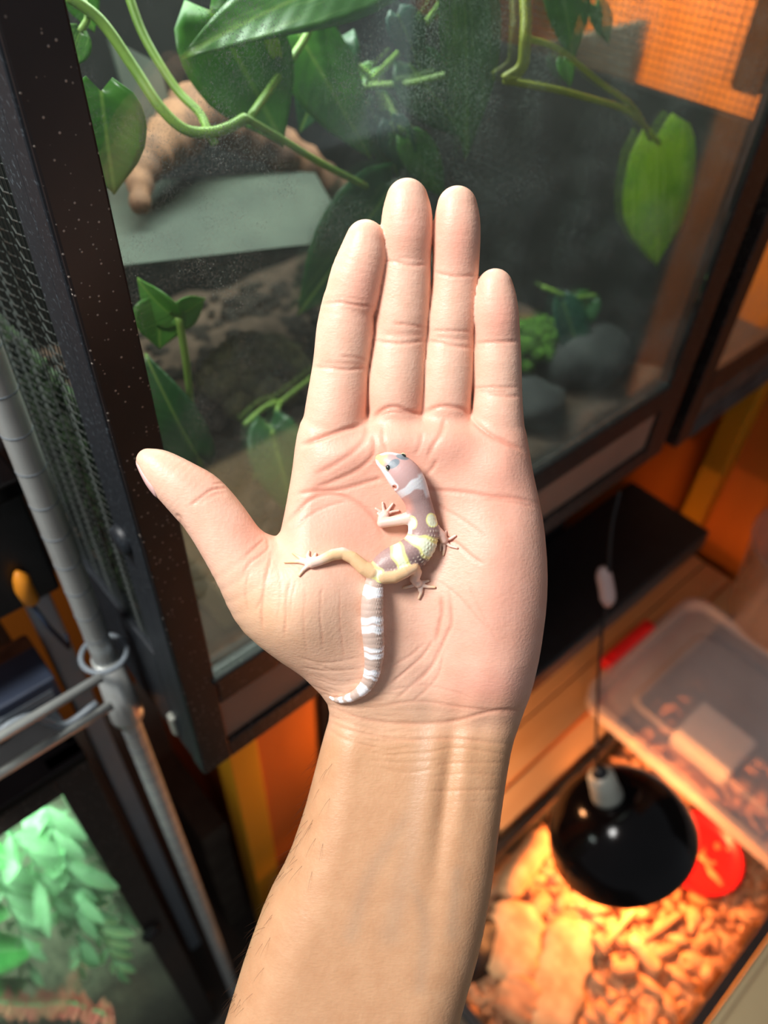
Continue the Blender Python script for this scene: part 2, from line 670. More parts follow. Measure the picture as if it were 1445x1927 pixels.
    creases = [  # points, half width px, depth mm, redness
        ([(606, 571), (640, 569), (672, 575), (704, 577)], 3.2, .45, .5), ([(600, 562), (650, 560), (690, 566)], 2.4, .15, .2),
        ([(588, 690), (620, 692), (655, 696), (698, 690)], 3.4, .5, .5), ([(640, 671), (668, 673), (690, 678)], 3, .3, .4), ([(600, 684), (640, 684), (690, 686)], 5, .2, .3),
        ([(719, 491), (745, 492), (770, 499), (808, 498)], 3, .4, .45), ([(735, 484), (800, 488)], 2.4, .15, .2),
        ([(704, 640), (730, 645), (765, 646), (806, 639)], 3.4, .5, .5), ([(740, 609), (765, 611), (800, 617)], 3.2, .4, .5), ([(716, 628), (760, 630), (800, 628)], 5, .2, .25),
        ([(816, 511), (845, 519), (870, 520), (899, 518)], 3, .4, .45),
        ([(802, 641), (830, 645), (850, 650), (892, 655)], 3.4, .5, .5), ([(812, 622), (850, 623), (890, 624)], 3, .35, .4), ([(820, 634), (840, 636), (885, 640)], 4, .25, .3),
        ([(893, 646), (930, 644), (978, 642)], 3, .45, .5), ([(889, 730), (920, 729), (978, 729)], 3, .4, .45), ([(915, 741), (945, 745), (980, 746)], 3, .4, .45), ([(898, 736), (960, 737)], 4, .2, .3),
        # roots of the fingers
        ([(566, 838), (600, 826), (640, 812), (688, 797)], 5, 1.2, .7), ([(693, 795), (720, 772), (745, 766), (770, 775), (800, 778)], 4.5, 1.0, .7),
        ([(706, 784), (740, 775), (768, 780)], 3, .5, .4), ([(792, 778), (830, 765), (870, 770), (884, 782)], 4, .8, .6),
        ([(884, 786), (905, 806), (928, 822), (950, 832), (985, 848)], 4.5, 1.1, .6),
        ([(688, 800), (690, 815), (680, 835), (655, 858), (620, 880), (590, 895)], 6, .6, .45),
        ([(700, 815), (705, 835), (700, 860), (672, 885), (630, 905), (585, 922)], 5, .55, .45),
        ([(720, 800), (722, 830), (730, 850)], 4, .4, .3), ([(838, 785), (830, 815), (815, 840), (805, 862)], 5, .6, .4),
        ([(795, 812), (790, 840), (780, 856)], 4, .3, .3),
        # the great palm lines
        ([(555, 930), (590, 925), (640, 922), (700, 905), (720, 900)], 4.5, .7, .55),
        ([(1012, 948), (970, 938), (920, 934), (870, 926), (820, 922), (790, 915)], 4, .65, .55), ([(1010, 955), (960, 944), (905, 940)], 3, .4, .3),
        ([(532, 990), (560, 962), (590, 938), (625, 930), (670, 945), (705, 975), (722, 1010)], 4, .6, .5),
        ([(545, 1000), (600, 960), (660, 940)], 3, .3, .3), ([(800, 895), (815, 880), (822, 866)], 4, .4, .4),
        ([(838, 1015), (858, 1022), (885, 1045), (910, 1062)], 3.5, .5, .5), ([(815, 945), (840, 960), (880, 985), (925, 1020)], 3, .3, .3),
        ([(820, 1090), (860, 1120), (895, 1160), (925, 1190)], 2.6, .3, .25), ([(880, 1100), (905, 1150), (940, 1215)], 2.2, .2, .2),
        ([(830, 1122), (832, 1150), (826, 1180), (820, 1210)], 4, .5, .6), ([(845, 1110), (850, 1170), (838, 1200), (812, 1255), (780, 1290)], 3.4, .5, .5),
        ([(815, 1205), (795, 1235), (765, 1262), (730, 1290)], 2.6, .4, .35), ([(828, 1212), (812, 1250), (775, 1290), (740, 1320)], 2.4, .35, .3),
        ([(835, 1225), (825, 1270), (800, 1300), (765, 1330)], 2.4, .3, .3), ([(800, 1210), (770, 1235), (735, 1255)], 2.2, .25, .25),
        # ball of the thumb
        ([(500, 1010), (505, 1030), (490, 1045), (470, 1060), (455, 1085)], 3, .3, .4), ([(512, 1040), (505, 1070), (498, 1100), (492, 1150), (495, 1190)], 2.8, .35, .5),
        ([(500, 1085), (494, 1120), (480, 1150)], 2.4, .25, .4), ([(548, 1088), (540, 1120), (538, 1160), (535, 1200)], 2.4, .3, .45), ([(556, 1092), (548, 1130), (545, 1170)], 2, .2, .35),
        ([(470, 1070), (462, 1110), (466, 1150)], 2.2, .2, .3), ([(605, 1100), (603, 1160), (608, 1220)], 1.8, .2, .35), ([(575, 1100), (572, 1170), (577, 1230)], 1.8, .15, .3),
        ([(640, 1110), (640, 1170), (648, 1240)], 1.8, .15, .3), ([(520, 1060), (528, 1110), (520, 1170)], 1.8, .15, .3),
        # thumb joint
        ([(356, 953), (376, 938), (398, 922), (428, 918)], 3.2, .45, .55), ([(398, 911), (420, 909), (436, 914)], 2.6, .3, .4), ([(372, 948), (400, 932), (430, 926)], 5, .2, .2),
        ([(462, 1046), (480, 1030), (500, 1012)], 3, .3, .35), ([(330, 968), (338, 975), (342, 988), (350, 1000)], 4, .6, .2),
        # wrist
        ([(618, 1330), (680, 1352), (760, 1362), (850, 1358), (930, 1338), (1000, 1338)], 4, .6, .3), ([(700, 1330), (790, 1320), (860, 1330), (990, 1346)], 3, .3, .25),
        ([(612, 1368), (650, 1392), (720, 1410)], 3, .4, .1), ([(616, 1356), (660, 1375), (760, 1392), (850, 1390), (965, 1402)], 3, .45, .2), ([(614, 1345), (660, 1362), (720, 1378)], 2.6, .3, .1),
        ([(790, 1420), (860, 1408), (960, 1422)], 2.6, .3, .1), ([(810, 1440), (870, 1436), (955, 1436)], 2.4, .25, .1), ([(800, 1490), (870, 1488), (945, 1486)], 2.4, .3, .1),
        ([(800, 1462), (880, 1456), (950, 1460)], 2.2, .2, .1), ([(840, 1510), (945, 1508)], 2.2, .15, .1), ([(730, 1300), (800, 1290), (880, 1310)], 2.2, .2, .2),
    ]
    rng = random.Random(4)
    for i in range(26):  # faint cross wrinkles of the wrist and of the lower thenar
        y0 = 1240 + i * 8 + rng.uniform(-4, 4)
        x0 = 560 + max(0, (y0 - 1260)) * 0.7 + rng.uniform(0, 30)
        if x0 < 640 or y0 > 1330:
            creases.append(([(x0, y0), (x0 + 50, y0 + 10 + rng.uniform(-5, 8)), (x0 + 110 + rng.uniform(0, 40), y0 + 6 + rng.uniform(-8, 8))], 2.2, .22, .05))
    crease = np.zeros(len(V))
    disp = np.zeros(len(V))
    for pts, w, dep_, red in creases:
        P_ = spline(pts, 5)
        lo, hi = P_.min(0) - 5 * w, P_.max(0) + 5 * w
        m = np.nonzero((px > lo[0]) & (px < hi[0]) & (py > lo[1]) & (py < hi[1]) & (facing > 0.05))[0]
        if not len(m):
            continue
        d, par = seg_dist(P_, px[m], py[m])
        t = par / (len(P_) - 1)
        fade = np.clip(np.minimum(t, 1 - t) * 6 + 0.15, 0, 1)
        e = np.exp(-(d / w) ** 2) * fade
        sh = np.exp(-(d / (w * 2.6)) ** 2) * fade
        disp[m] = np.maximum(disp[m], e * dep_ * (0.72 if dep_ > .55 else .85))
        disp[m] -= 0.12 * dep_ * (sh - e) * 0.6
        crease[m] = np.maximum(crease[m], e * red)
    V = V - N * (disp * facing)[:, None]

    # skin colour: rosier on the finger ends, the pads and the palm's rim; tanner on the forearm
    def spot(x, y, sx, sy, a):
        return a * np.exp(-((px - x) / sx) ** 2 - ((py - y) / sy) ** 2)
    rosy = (spot(685, 540, 40, 60, .55) + spot(766, 430, 45, 60, .5) + spot(860, 455, 42, 70, .65) + spot(940, 600, 40, 50, .7)
            + spot(640, 860, 120, 50, .45) + spot(840, 830, 120, 60, .45) + spot(940, 900, 90, 90, .45) + spot(960, 1150, 90, 180, .55)
            + spot(660, 760, 200, 40, .3) + spot(600, 980, 120, 70, .55) + spot(380, 890, 60, 40, .5) + spot(480, 1020, 80, 50, .4)
            + spot(900, 1310, 90, 50, .6) + spot(830, 1190, 60, 60, .25) + spot(640, 1000, 100, 60, .2)
            + spot(760, 620, 160, 60, .1) + spot(800, 990, 200, 120, .25))
    rosy = np.where(N[:, 2] < -0.3, 0.2, rosy)
    arm = np.clip((py - 1290) / 120, 0, 1)
    yel = spot(560, 1200, 130, 90, .6) + spot(470, 1150, 70, 80, .5) + spot(700, 1330, 120, 60, .3)
    vein = np.zeros(len(V))
    for pts, w in ([[(800, 1330), (795, 1420), (782, 1520), (765, 1640), (735, 1760)], 22], [[(780, 1520), (700, 1640), (660, 1760)], 16],
                   [[(765, 1640), (800, 1740), (790, 1860)], 14], [[(860, 1640), (850, 1760)], 12]):
        P_ = spline(pts, 5)
        d, _p = seg_dist(P_, px, py)
        vein = np.maximum(vein, np.exp(-(d / w) ** 2))
    vein *= (N[:, 2] > 0)

    W = hand_world(V)
    m, nt, b = new_mat('skin')
    at = lambda n: node(nt, 'ShaderNodeAttribute', attribute_name=n).outputs['Fac']
    v = coords(nt)
    mot = noise(nt, v, 130.0, 4, 0.6)
    c = mixc(nt, ramp(nt, mot, [(.3, (0,) * 3), (.7, (1,) * 3)]), srgb(230, 182, 157), srgb(239, 196, 173))
    c = mixc(nt, math_n(nt, 'MULTIPLY', at('rosy'), 0.85, True), c, srgb(234, 156, 136))
    armc = mixc(nt, ramp(nt, mot, [(.35, (0,) * 3), (.7, (1,) * 3)]), srgb(200, 151, 113), srgb(209, 162, 124))
    c = mixc(nt, at('arm'), c, armc)
    c = mixc(nt, math_n(nt, 'MULTIPLY', at('yel'), 0.7), c, srgb(222, 178, 134))
    c = mixc(nt, math_n(nt, 'MULTIPLY', at('vein'), 0.26), c, srgb(158, 140, 122))
    c = mixc(nt, math_n(nt, 'MULTIPLY', at('crease'), 0.6), c, srgb(205, 105, 82))
    nt.links.new(c, b.inputs['Base Color'])
    b.inputs['Roughness'].default_value = 0.46
    b.inputs['Specular IOR Level'].default_value = 0.42
    b.inputs['Subsurface Weight'].default_value = 0.12
    b.inputs['Subsurface Radius'].default_value = (1.0, 0.35, 0.2)
    b.inputs['Subsurface Scale'].default_value = 0.0025
    # fine relief in the hand's own frame: skin ridges across, pores
    frame = Matrix((RIGHT, UP, -FWD)).transposed().to_quaternion().inverted().to_euler()
    def lines(sx, sy, sc, det=2):
        return noise(nt, coords(nt, (1, 1, 1), 'Object') if False else node(nt, 'ShaderNodeMapping', {
            'Vector': node(nt, 'ShaderNodeMapping', {'Vector': coords(nt), 'Rotation': frame}).outputs[0],
            'Scale': (sx, sy, 1)}).outputs[0], sc, det, 0.55)
    ridge = lines(0.28, 1.0, 1500.0)
    ridge2 = lines(1.0, 0.35, 1300.0)
    vo = node(nt, 'ShaderNodeTexVoronoi', {'Vector': v, 'Scale': 700.0}).outputs['Distance']
    hgt = math_n(nt, 'ADD', math_n(nt, 'MULTIPLY', ridge, 0.8), math_n(nt, 'ADD', math_n(nt, 'MULTIPLY', ridge2, 0.5), math_n(nt, 'MULTIPLY', vo, 0.4)))
    bump(nt, b, hgt, 0.30, 0.0004)

    root = mk('hand', W, Qd, m, smooth=True, origin=hand_world([[0, -120, -10]])[0])
    me = root.data
    for n_, a_ in (('rosy', rosy), ('arm', arm), ('yel', yel), ('vein', vein), ('crease', crease)):
        vattr(me, n_, np.clip(a_, 0, 1))
    tag(root, "person's open left hand and bare forearm, palm up, holding the pale baby gecko", 'hand')

    # thumb nail: a thin curved plate on the thumb's outer edge
    nail = plain('nail', srgb(232, 190, 184), 0.22, spec=0.6, var=0.06, scale=300)
    def field_at(p):
        q = (p - F.lo) / h
        i = np.clip(q.astype(int), 0, np.array(out.shape) - 2)
        f = q - i
        c = out[i[0]:i[0] + 2, i[1]:i[1] + 2, i[2]:i[2] + 2].astype(float)
        c = c[0] * (1 - f[0]) + c[1] * f[0]
        c = c[0] * (1 - f[1]) + c[1] * f[1]
        return c[0] * (1 - f[2]) + c[1] * f[2]

    nu, nv = 17, 13
    a0, a1 = np.array([HX(279), HY(856), 2.0]), np.array([HX(333), HY(899), 2.0])
    n0 = np.array([-.72, -.64, -.20])
    tv = (a1 - a0) / np.linalg.norm(a1 - a0)
    n0 -= tv * (n0 @ tv)
    n0 /= np.linalg.norm(n0)
    b0 = np.cross(tv, n0)
    vs, fs = [], []
    for side in (1.0, 0.0):
        for i in range(nu):
            for j in range(nv):
                u, w = i / (nu - 1), j / (nv - 1) * 2 - 1
                lim = 0.85 * (1 - max(0, (u - .72) / .28) ** 2.2 * .45) * (1 - max(0, (.12 - u) / .12) ** 2 * .25)
                an = w * lim
                d_ = n0 * math.cos(an) + b0 * math.sin(an)
                p = a0 + (a1 - a0) * (u - 0.10 * math.cos(an) * (1 - u) + 0.0)
                lo_, hi_ = 0.0, 16.0
                for _ in range(16):
                    mid = (lo_ + hi_) / 2
                    if field_at(p + d_ * mid) < 0:
                        lo_ = mid
                    else:
                        hi_ = mid
                edge = max(abs(w) ** 6, max(0, (u - .8) / .2) ** 3)
                vs.append(p + d_ * (lo_ + (0.42 * (1 - edge) + .02 if side else -0.5)))
    for s_ in (0, 1):
        o_ = s_ * nu * nv
        for i in range(nu - 1):
            for j in range(nv - 1):
                q = (o_ + i * nv + j, o_ + (i + 1) * nv + j, o_ + (i + 1) * nv + j + 1, o_ + i * nv + j + 1)
                fs.append(q if s_ else q[::-1])
    rim = [i * nv for i in range(nu)] + [(nu - 1) * nv + j for j in range(1, nv)] + [i * nv + nv - 1 for i in range(nu - 2, -1, -1)] + [j for j in range(nv - 2, 0, -1)]
    for p, q in zip(rim, rim[1:] + rim[:1]):
        fs.append((p, q, q + nu * nv, p + nu * nv))
    mk('thumbnail', hand_world(np.array(vs)), fs, nail, root, True)

    # dark hairs along the thumb side of the forearm
    hair = plain('arm_hair', srgb(58, 38, 26), 0.5)
    rng = random.Random(7)
    mb = MB()
    cand = np.nonzero((py > 1400) & (py < 1900) & (N[:, 2] > -0.5) & (px < 640))[0]
    left = np.interp(py, [1400, 1500, 1600, 1720, 1830, 1927], [606, 580, 552, 492, 452, 422])
    cand = [i for i in cand if px[i] - left[i] < 60]
    for i in rng.sample(cand, 150):
        if rng.random() > math.exp(-max(0, px[i] - left[i] - 6) / 30):
            continue
        p, n_ = V[i], N[i]
        dirv = n_ * 0.55 + np.array([rng.uniform(-.5, .1), rng.uniform(-1.0, -.4), rng.uniform(-.2, .3)])
        dirv /= np.linalg.norm(dirv)
        L = rng.uniform(3.5, 7)
        curve = [p + dirv * L * t + np.array([0, -1.6 * t * t, 0]) * rng.uniform(.4, 1.2) for t in (0, .35, .7, 1)]
        mb.tube(hand_world(np.array(curve)), np.array([.045, .04, .03, .012]) / 1000, 3)
    ho = mb.build('arm_hair', hair, root)
    ho['kind'] = 'stuff'
    return root, palm_height


hand_obj, palm_height = build_hand()
# ------------------------------------------------------------------ the baby gecko on the palm
def build_gecko():
    h = 0.25
    k = HAND_D * 1000 / F_PX
    F = Field((HX(530), HY(1338), -8), (HX(866), HY(848), 26), h)

    def g(px, py, z):                               # hand-space point seen at a pixel, at height z
        return np.array([HX(px, z), HY(py, z), z])

    def rest(px, py, r):                            # a point whose round of radius r lies on the palm
        z = 5.0
        for _ in range(4):
            z = float(palm_height(HX(px, z), HY(py, z))) + r
        return z

    spine = [  # px, py, half width px, lift mm, height factor
        (714, 863, 8, 1.6, .8), (721, 867, 14, 1.5, .8), (732, 871, 20.5, 1.5, .8), (745, 880, 26.5, 1.4, .8), (757, 891, 31, 1.2, .78), (767, 904, 31.5, 1.0, .8),
        (777, 921, 28, .8, .85), (785, 940, 25, .6, .9), (791, 962, 25.5, .4, .9), (795, 984, 27.5, .2, .9), (796, 1004, 28.5, .2, .9), (791, 1022, 30, .1, .9),
        (779, 1038, 31, .1, .9), (762, 1049, 31, .1, .9), (744, 1056, 29.5, .2, .9), (727, 1064, 26, .2, .9), (713, 1076, 20.5, .2, .95), (705, 1093, 16.5, .1, 1),
        (702, 1112, 18.5, .0, 1), (700, 1135, 20.5, 0, 1), (700, 1160, 20.8, 0, 1), (701, 1186, 20.4, 0, 1), (703, 1210, 19.4, 0, 1), (703.5, 1232, 18, 0, 1),
        (702, 1252, 16.2, 0, 1), (698, 1271, 14.4, 0, 1), (690, 1288, 12.4, 0, 1), (677, 1302, 10.4, 0, 1), (661, 1312, 8.6, .1, 1), (645, 1317, 6.4, .2, 1), (630, 1316, 4, .4, 1), (621, 1312, 2.2, .5, 1)]
    sp = []
    for px, py, r, lift, hf in spine:
        rr = r * k
        z = rest(px, py, rr * 0.8) + lift
        sp.append([*g(px, py, z), rr * (HAND_D * 1000 - z) / (HAND_D * 1000)])
    sp = np.array(sp)
    for _ in range(2):
        sp[1:-1, 2] = 0.25 * sp[:-2, 2] + 0.5 * sp[1:-1, 2] + 0.25 * sp[2:, 2]
    fine = np.stack([spline(sp[:, i:i + 1], 4)[:, 0] for i in range(4)], 1)
    sl, d = chain(F, fine, zs=0.86, pad=3)
    body = F.S.copy()
    body[sl] = d
    out = body.copy()

    def limb(pts, kk=0.9, dst=None):
        nonlocal out
        rows = []
        for px, py, r, z in pts:
            rr = r * k
            zz = (rest(px, py, rr * 0.8) + z) if z is not None else 0
            rows.append([*g(px, py, zz), rr])
        f_ = np.array(rows)
        s_, d_ = chain(F, f_, zs=0.95, pad=2.5)
        out[s_] = smin(out[s_], d_.astype(np.float32), kk)
        return np.array(rows)

    limbs = []
    # near fore limb (left in the picture)
    limbs.append(limb([(772, 974, 13, 3.4), (758, 977, 10.5, 3), (738, 981, 9.5, 1.8), (719, 984, 9.5, .6), (718, 976, 7.5, .3), (725, 969, 7.5, .2)]))
    for p in [[(720, 966), (713, 961), (707, 957)], [(723, 964), (721, 955), (720, 946)], [(727, 964), (733, 956), (739, 948)], [(729, 967), (738, 963), (750, 961)], [(721, 970), (714, 969), (711, 966)]]:
        limb([(x, y, r, .15) for (x, y), r in zip(p, (3.6, 2.8, 2.2))], .35)
    # far fore limb
    limbs.append(limb([(812, 992, 12, 3.2), (822, 1000, 10, 2.2), (831, 1007, 8.5, 1.2), (835, 1016, 7.5, .5)]))
    for p in [[(834, 1014), (838, 1008), (839, 1000)], [(837, 1016), (847, 1014), (857, 1008)], [(837, 1019), (846, 1027), (860, 1031)], [(835, 1020), (836, 1032), (834, 1044)], [(832, 1018), (829, 1026), (829, 1036)]]:
        limb([(x, y, r, .2) for (x, y), r in zip(p, (3.6, 2.8, 2.2))], .35)
    # far hind limb (left in the picture)
    limbs.append(limb([(700, 1076, 15, 1.6), (684, 1068, 13, 1.6), (664, 1050, 11.5, 1.5), (645, 1041, 11, 1.0), (626, 1044, 10.5, .6), (604, 1054, 9, .3), (586, 1060, 8.5, .1)]))
    for p in [[(580, 1060), (562, 1057), (536, 1058)], [(578, 1057), (565, 1050), (551, 1041)], [(583, 1054), (579, 1047), (581, 1038)], [(588, 1053), (592, 1047), (594, 1042)], [(580, 1064), (570, 1073), (563, 1083)]]:
        limb([(x, y, r, .1) for (x, y), r in zip(p, (4.4, 3.4, 2.4))], .5)
    # near hind limb
    limbs.append(limb([(722, 1083, 16, 2.6), (742, 1082, 15, 4.2), (762, 1074, 13, 5.6), (778, 1066, 11, 6.0), (784, 1077, 9.5, 3.4), (780, 1090, 9, 1.0), (786, 1098, 8, .3)], .45))
    for p in [[(782, 1099), (772, 1103), (759, 1106)], [(788, 1102), (789, 1110), (793, 1112)], [(792, 1106), (792, 1116), (788, 1126)], [(791, 1100), (804, 1104), (818, 1105)], [(790, 1096), (798, 1095), (806, 1093)]]:
        limb([(x, y, r, .2) for (x, y), r in zip(p, (4.2, 3.2, 2.4))], .4)

    # head details: brow ridges, eye bulges, ear opening, neck fold
    def ball(px, py, r, z_over, kk, carve=False):
        nonlocal out
        zc = z_over
        c = [*g(px, py, zc), r * k]
        s_, d_ = chain(F, [c, [c[0] + .01, c[1], c[2], c[3]]], pad=2)
        out[s_] = -smin(-out[s_], d_.astype(np.float32), kk) if carve else smin(out[s_], d_.astype(np.float32), kk)
        return np.array(c[:3])

    def zat(px, py):
        i = np.argmin(np.hypot(fine[:, 0] - HX(px, 8), fine[:, 1] - HY(py, 8)))
        return fine[i, 2], fine[i, 3]
    zh, rh = zat(742, 882)
    eyeL = ball(735, 877, 7, zh + rh * 0.36, 1.2)
    eyeR = ball(755, 861, 6, zh + rh * 0.32, 1.2)
    ze, re_ = zat(760, 905)
    ball(742, 917, 4.0, ze + re_ * .30, .3, True)

    V, Q = surface_nets(out, F.lo, h)
    gr = np.stack(np.gradient(out, h), -1)
    idx = np.clip(((V - F.lo) / h).round().astype(int), 0, np.array(out.shape) - 1)
    N = gr[idx[:, 0], idx[:, 1], idx[:, 2]].astype(float)
    N /= np.linalg.norm(N, axis=1)[:, None] + 1e-9

    # spine coordinate s (index into the station list) and side coordinate w (-1 left .. 1 right)
    dd, par = seg_dist(fine[:, :2], V[:, 0], V[:, 1])
    s = par / 4.0
    i0 = np.clip(par.astype(int), 0, len(fine) - 2)
    tg = fine[i0 + 1, :2] - fine[i0, :2]
    tg /= np.linalg.norm(tg, axis=1)[:, None]
    rel = V[:, :2] - fine[i0, :2]
    rad = np.interp(par, np.arange(len(fine)), fine[:, 3])
    w = (rel[:, 0] * -tg[:, 1] + rel[:, 1] * tg[:, 0]) / rad      # + is the animal's left ( picture right )
    # is a vertex body or limb?
    bd = body[idx[:, 0], idx[:, 1], idx[:, 2]]
    onbody = np.clip(1 - (bd - 0.35) / 0.5, 0, 1)
    hz = (V[:, 2] - np.interp(par, np.arange(len(fine)), fine[:, 2])) / rad

    # tubercles: small domes on a jittered grid over back and tail
    rng = np.random.RandomState(5)
    cell_s, cell_w = 0.33, 0.24
    us, uw = s / cell_s, (np.arcsin(np.clip(w, -1, 1)) / 1.0) / cell_w + 0.5 * (np.floor(s / cell_s) % 2)
    fs_, fw_ = us - np.floor(us) - .5, uw - np.floor(uw) - .5
    dome = np.clip(1 - (fs_ ** 2 + fw_ ** 2) / 0.10, 0, 1)
    tub_amp = np.where(s > 5.2, 1, 0) * onbody * np.clip(0.12 + (w - .1) / .4, 0.12, 1) * np.clip((s - 8.6) / 1.5, 0.1, 1) * np.clip((29 - s) / 3, 0, 1)
    tub_amp *= np.where(s > 17, .8, 1.0)
    V = V + N * (dome * tub_amp * 0.22)[:, None]
    # tail rings
    ring = np.where((s > 17.2) & (s < 30), 0.10 * np.abs(np.sin(s * math.pi * 2.0)), 0) * onbody
    V = V + N * ring[:, None]

    # the animal's own pattern
    C = lambda *c: np.array(srgb(*c)[:3])
    base_body, base_tail, base_head = C(164, 131, 128), C(198, 172, 158), C(203, 163, 160)
    dark = C(116, 88, 88)
    white, yel, ylw = C(246, 246, 250), C(244, 240, 150), C(240, 246, 214)
    col = np.zeros((len(V), 3))

    def blend(mask, c):
        nonlocal col
        col = col * (1 - mask[:, None]) + np.array(c) * mask[:, None]
    sm = lambda x, a, b: np.clip((x - a) / (b - a + 1e-9), 0, 1)
    wob = (0.12 * np.sin(w * 3.2 + s * 1.3) + 0.05 * np.sin(w * 7 + 1)) * np.where(s > 17, .6, 1)
    blend(np.ones(len(V)), base_body)
    blend(1 - sm(s, 6.2, 7.4), base_head)
    blend(sm(s, 15.8, 16.8), base_tail)
    blend(sm(s, 11.2, 11.8) * (1 - sm(s, 12.9, 13.4)) * sm(w, -.5, .5), dark)

    def band(a, b, c, wm=None, soft=.07):
        m_ = sm(s + wob, a - soft, a + soft) * (1 - sm(s + wob, b - soft, b + soft))
        if wm is not None:
            m_ = m_ * wm
        blend(m_, c)
    # snout
    blend((1 - sm(s, .9, 1.7)) * sm(hz, .0, .3), C(236, 214, 140))
    # white lips and jaw
    blend((1 - sm(s, 4.6, 5.2)) * sm(-w, .62, .74) * onbody, white)
    blend((1 - sm(s, 2.6, 3.2)) * sm(w, .78, .88) * onbody, white)
    # collar
    band(5.35, 6.25, white, 1 - sm(np.abs(w - .1), .8, 1.05) * .3)
    blend(sm(s, 5.0, 5.3) * (1 - sm(s, 6.9, 7.2)) * sm(w, .55, .7), white)
    # shoulder spots
    for s0, w0, rs, rw in ((8.9, .66, .62, .46), (8.85, -.82, .75, .42)):
        el = ((s - s0) / rs) ** 2 + ((w - w0) / rw) ** 2 + wob * .8
        blend(np.clip((1.0 - el) / .15, 0, 1) * onbody, yel)
        blend(np.clip((.72 - el) / .2, 0, 1) * onbody, ylw)
    blend(sm(s, 8.4, 8.8) * (1 - sm(s, 10.2, 10.8)) * sm(-w, .72, .84), white)
    # back bands, yellow rimmed
    for a, b_ in ((10.35, 11.55), (12.85, 13.95), (15.75, 16.75)):
        a2 = a + 0.0
        band(a2 - .12, b_ + .12, yel)
        band(a2 + .18, b_ - .10, ylw)
    # white tail rings
    for a, b_ in ((17.55, 18.5), (20.0, 20.5), (20.62, 21.15), (22.3, 22.65), (22.8, 23.25), (24.35, 24.9), (25.0, 25.25), (26.1, 27.1), (28.0, 28.6), (29.0, 29.5), (30.2, 31.5)):
        band(a, b_, white, soft=.05)
    # pale dots
    dot = np.clip(dome * 1.7 - .35, 0, 1) * tub_amp * np.where(s < 17, 1, .0)
    blend(np.clip(dot, 0, 1) * .75, C(226, 214, 190))
    # belly
    blend(sm(-hz, .25, .7) * onbody, C(236, 204, 200))
    # limbs: amber, fading to pale pink feet
    limbm = 1 - onbody
    lc = np.tile(C(232, 190, 140), (len(V), 1))
    for L_, foot in zip(limbs, (True,) * 4):
        e = L_[-1, :2]
        dfo = np.hypot(V[:, 0] - e[0], V[:, 1] - e[1])
        mf = np.clip(1.6 - dfo / 4.2, 0, 1)[:, None]
        lc = lc * (1 - mf) + C(246, 214, 196) * mf
    fore = np.clip((V[:, 1] - HY(1036)) / 1.0, 0, 1)[:, None]
    lc = lc * (1 - fore) + C(240, 198, 182) * fore
    col = col * (1 - limbm[:, None]) + lc * limbm[:, None]
    # grey-blue translucent lids over the eyes, long ovals pointing to the crown
    for (ex, ey), (ux, uy), la, lb in (((740, 874), (.85, .53), 2.5, 1.5), ((757, 861), (.97, -.22), 2.4, 1.0)):
        q0, q1 = V[:, 0] - HX(ex, 8), V[:, 1] - HY(ey, 8)
        el = ((q0 * ux + q1 * uy) / la) ** 2 + ((q1 * ux - q0 * uy) / lb) ** 2
        blend(np.clip((1.12 - el) / .35, 0, 1) * sm(hz, .0, .25), C(118, 132, 142))
    # ear hole and neck shade of pink
    eh = np.linalg.norm(V[:, :2] - np.array([HX(742, 6), HY(917, 6)]), axis=1)
    blend(np.clip((1.5 - eh) / .3, 0, 1), white)
    blend(np.clip((0.95 - eh) / .3, 0, 1), C(206, 128, 104))
    blend(sm(s, 6.0, 6.6) * (1 - sm(s, 7.6, 8.2)) * sm(-w, .3, .7) * .8 * onbody, C(214, 150, 136))

    m, nt, b = new_mat('gecko_skin')
    a = node(nt, 'ShaderNodeAttribute', attribute_name='pattern').outputs['Color']
    v = coords(nt)
    gn = node(nt, 'ShaderNodeTexVoronoi', {'Vector': v, 'Scale': 2600.0})
    c = mixc(nt, math_n(nt, 'MULTIPLY', noise(nt, v, 1800.0, 2), 0.16), a, (0.75, 0.66, 0.62, 1))
    nt.links.new(c, b.inputs['Base Color'])
    b.inputs['Roughness'].default_value = 0.42
    b.inputs['Subsurface Weight'].default_value = 0.2
    b.inputs['Subsurface Radius'].default_value = (1.0, 0.5, 0.35)
    b.inputs['Subsurface Scale'].default_value = 0.0012
    bump(nt, b, gn.outputs['Distance'], 0.25, 0.00012)
    root = mk('gecko', hand_world(V), Q, m, smooth=True, origin=hand_world([[HX(720), HY(1090), 0]])[0])
    vcol(root.data, 'pattern', np.clip(col, 0, 1))
    tag(root, 'banded lavender, white and yellow baby leopard gecko lying on the open palm', 'gecko')

    # eyes: a glossy dark ball with a pale lid fold
    eye_m = plain('eye', srgb(46, 50, 48), 0.08, spec=0.8)
    lid_m = plain('lid', srgb(226, 214, 170), 0.4)

    def ball_mesh(c, r, n=12):
        vs, fs = [], []
        for i in range(n + 1):
            a_ = math.pi * i / n
            for j in range(n * 2):
                p_ = math.pi * j / n
                vs.append((c[0] + r[0] * math.sin(a_) * math.cos(p_), c[1] + r[1] * math.sin(a_) * math.sin(p_), c[2] + r[2] * math.cos(a_)))
        for i in range(n):
            for j in range(n * 2):
                j2 = (j + 1) % (n * 2)
                fs.append((i * 2 * n + j, (i + 1) * 2 * n + j, (i + 1) * 2 * n + j2, i * 2 * n + j2))
        return np.array(vs), fs
    def skin_top(px, py):
        i, j = [int(round(v_)) for v_ in (np.array([HX(px, 8), HY(py, 8)]) - F.lo[:2]) / h]
        kz = np.nonzero(out[i, j] < 0)[0]
        return np.array([HX(px, 8), HY(py, 8), F.lo[2] + kz.max() * h])
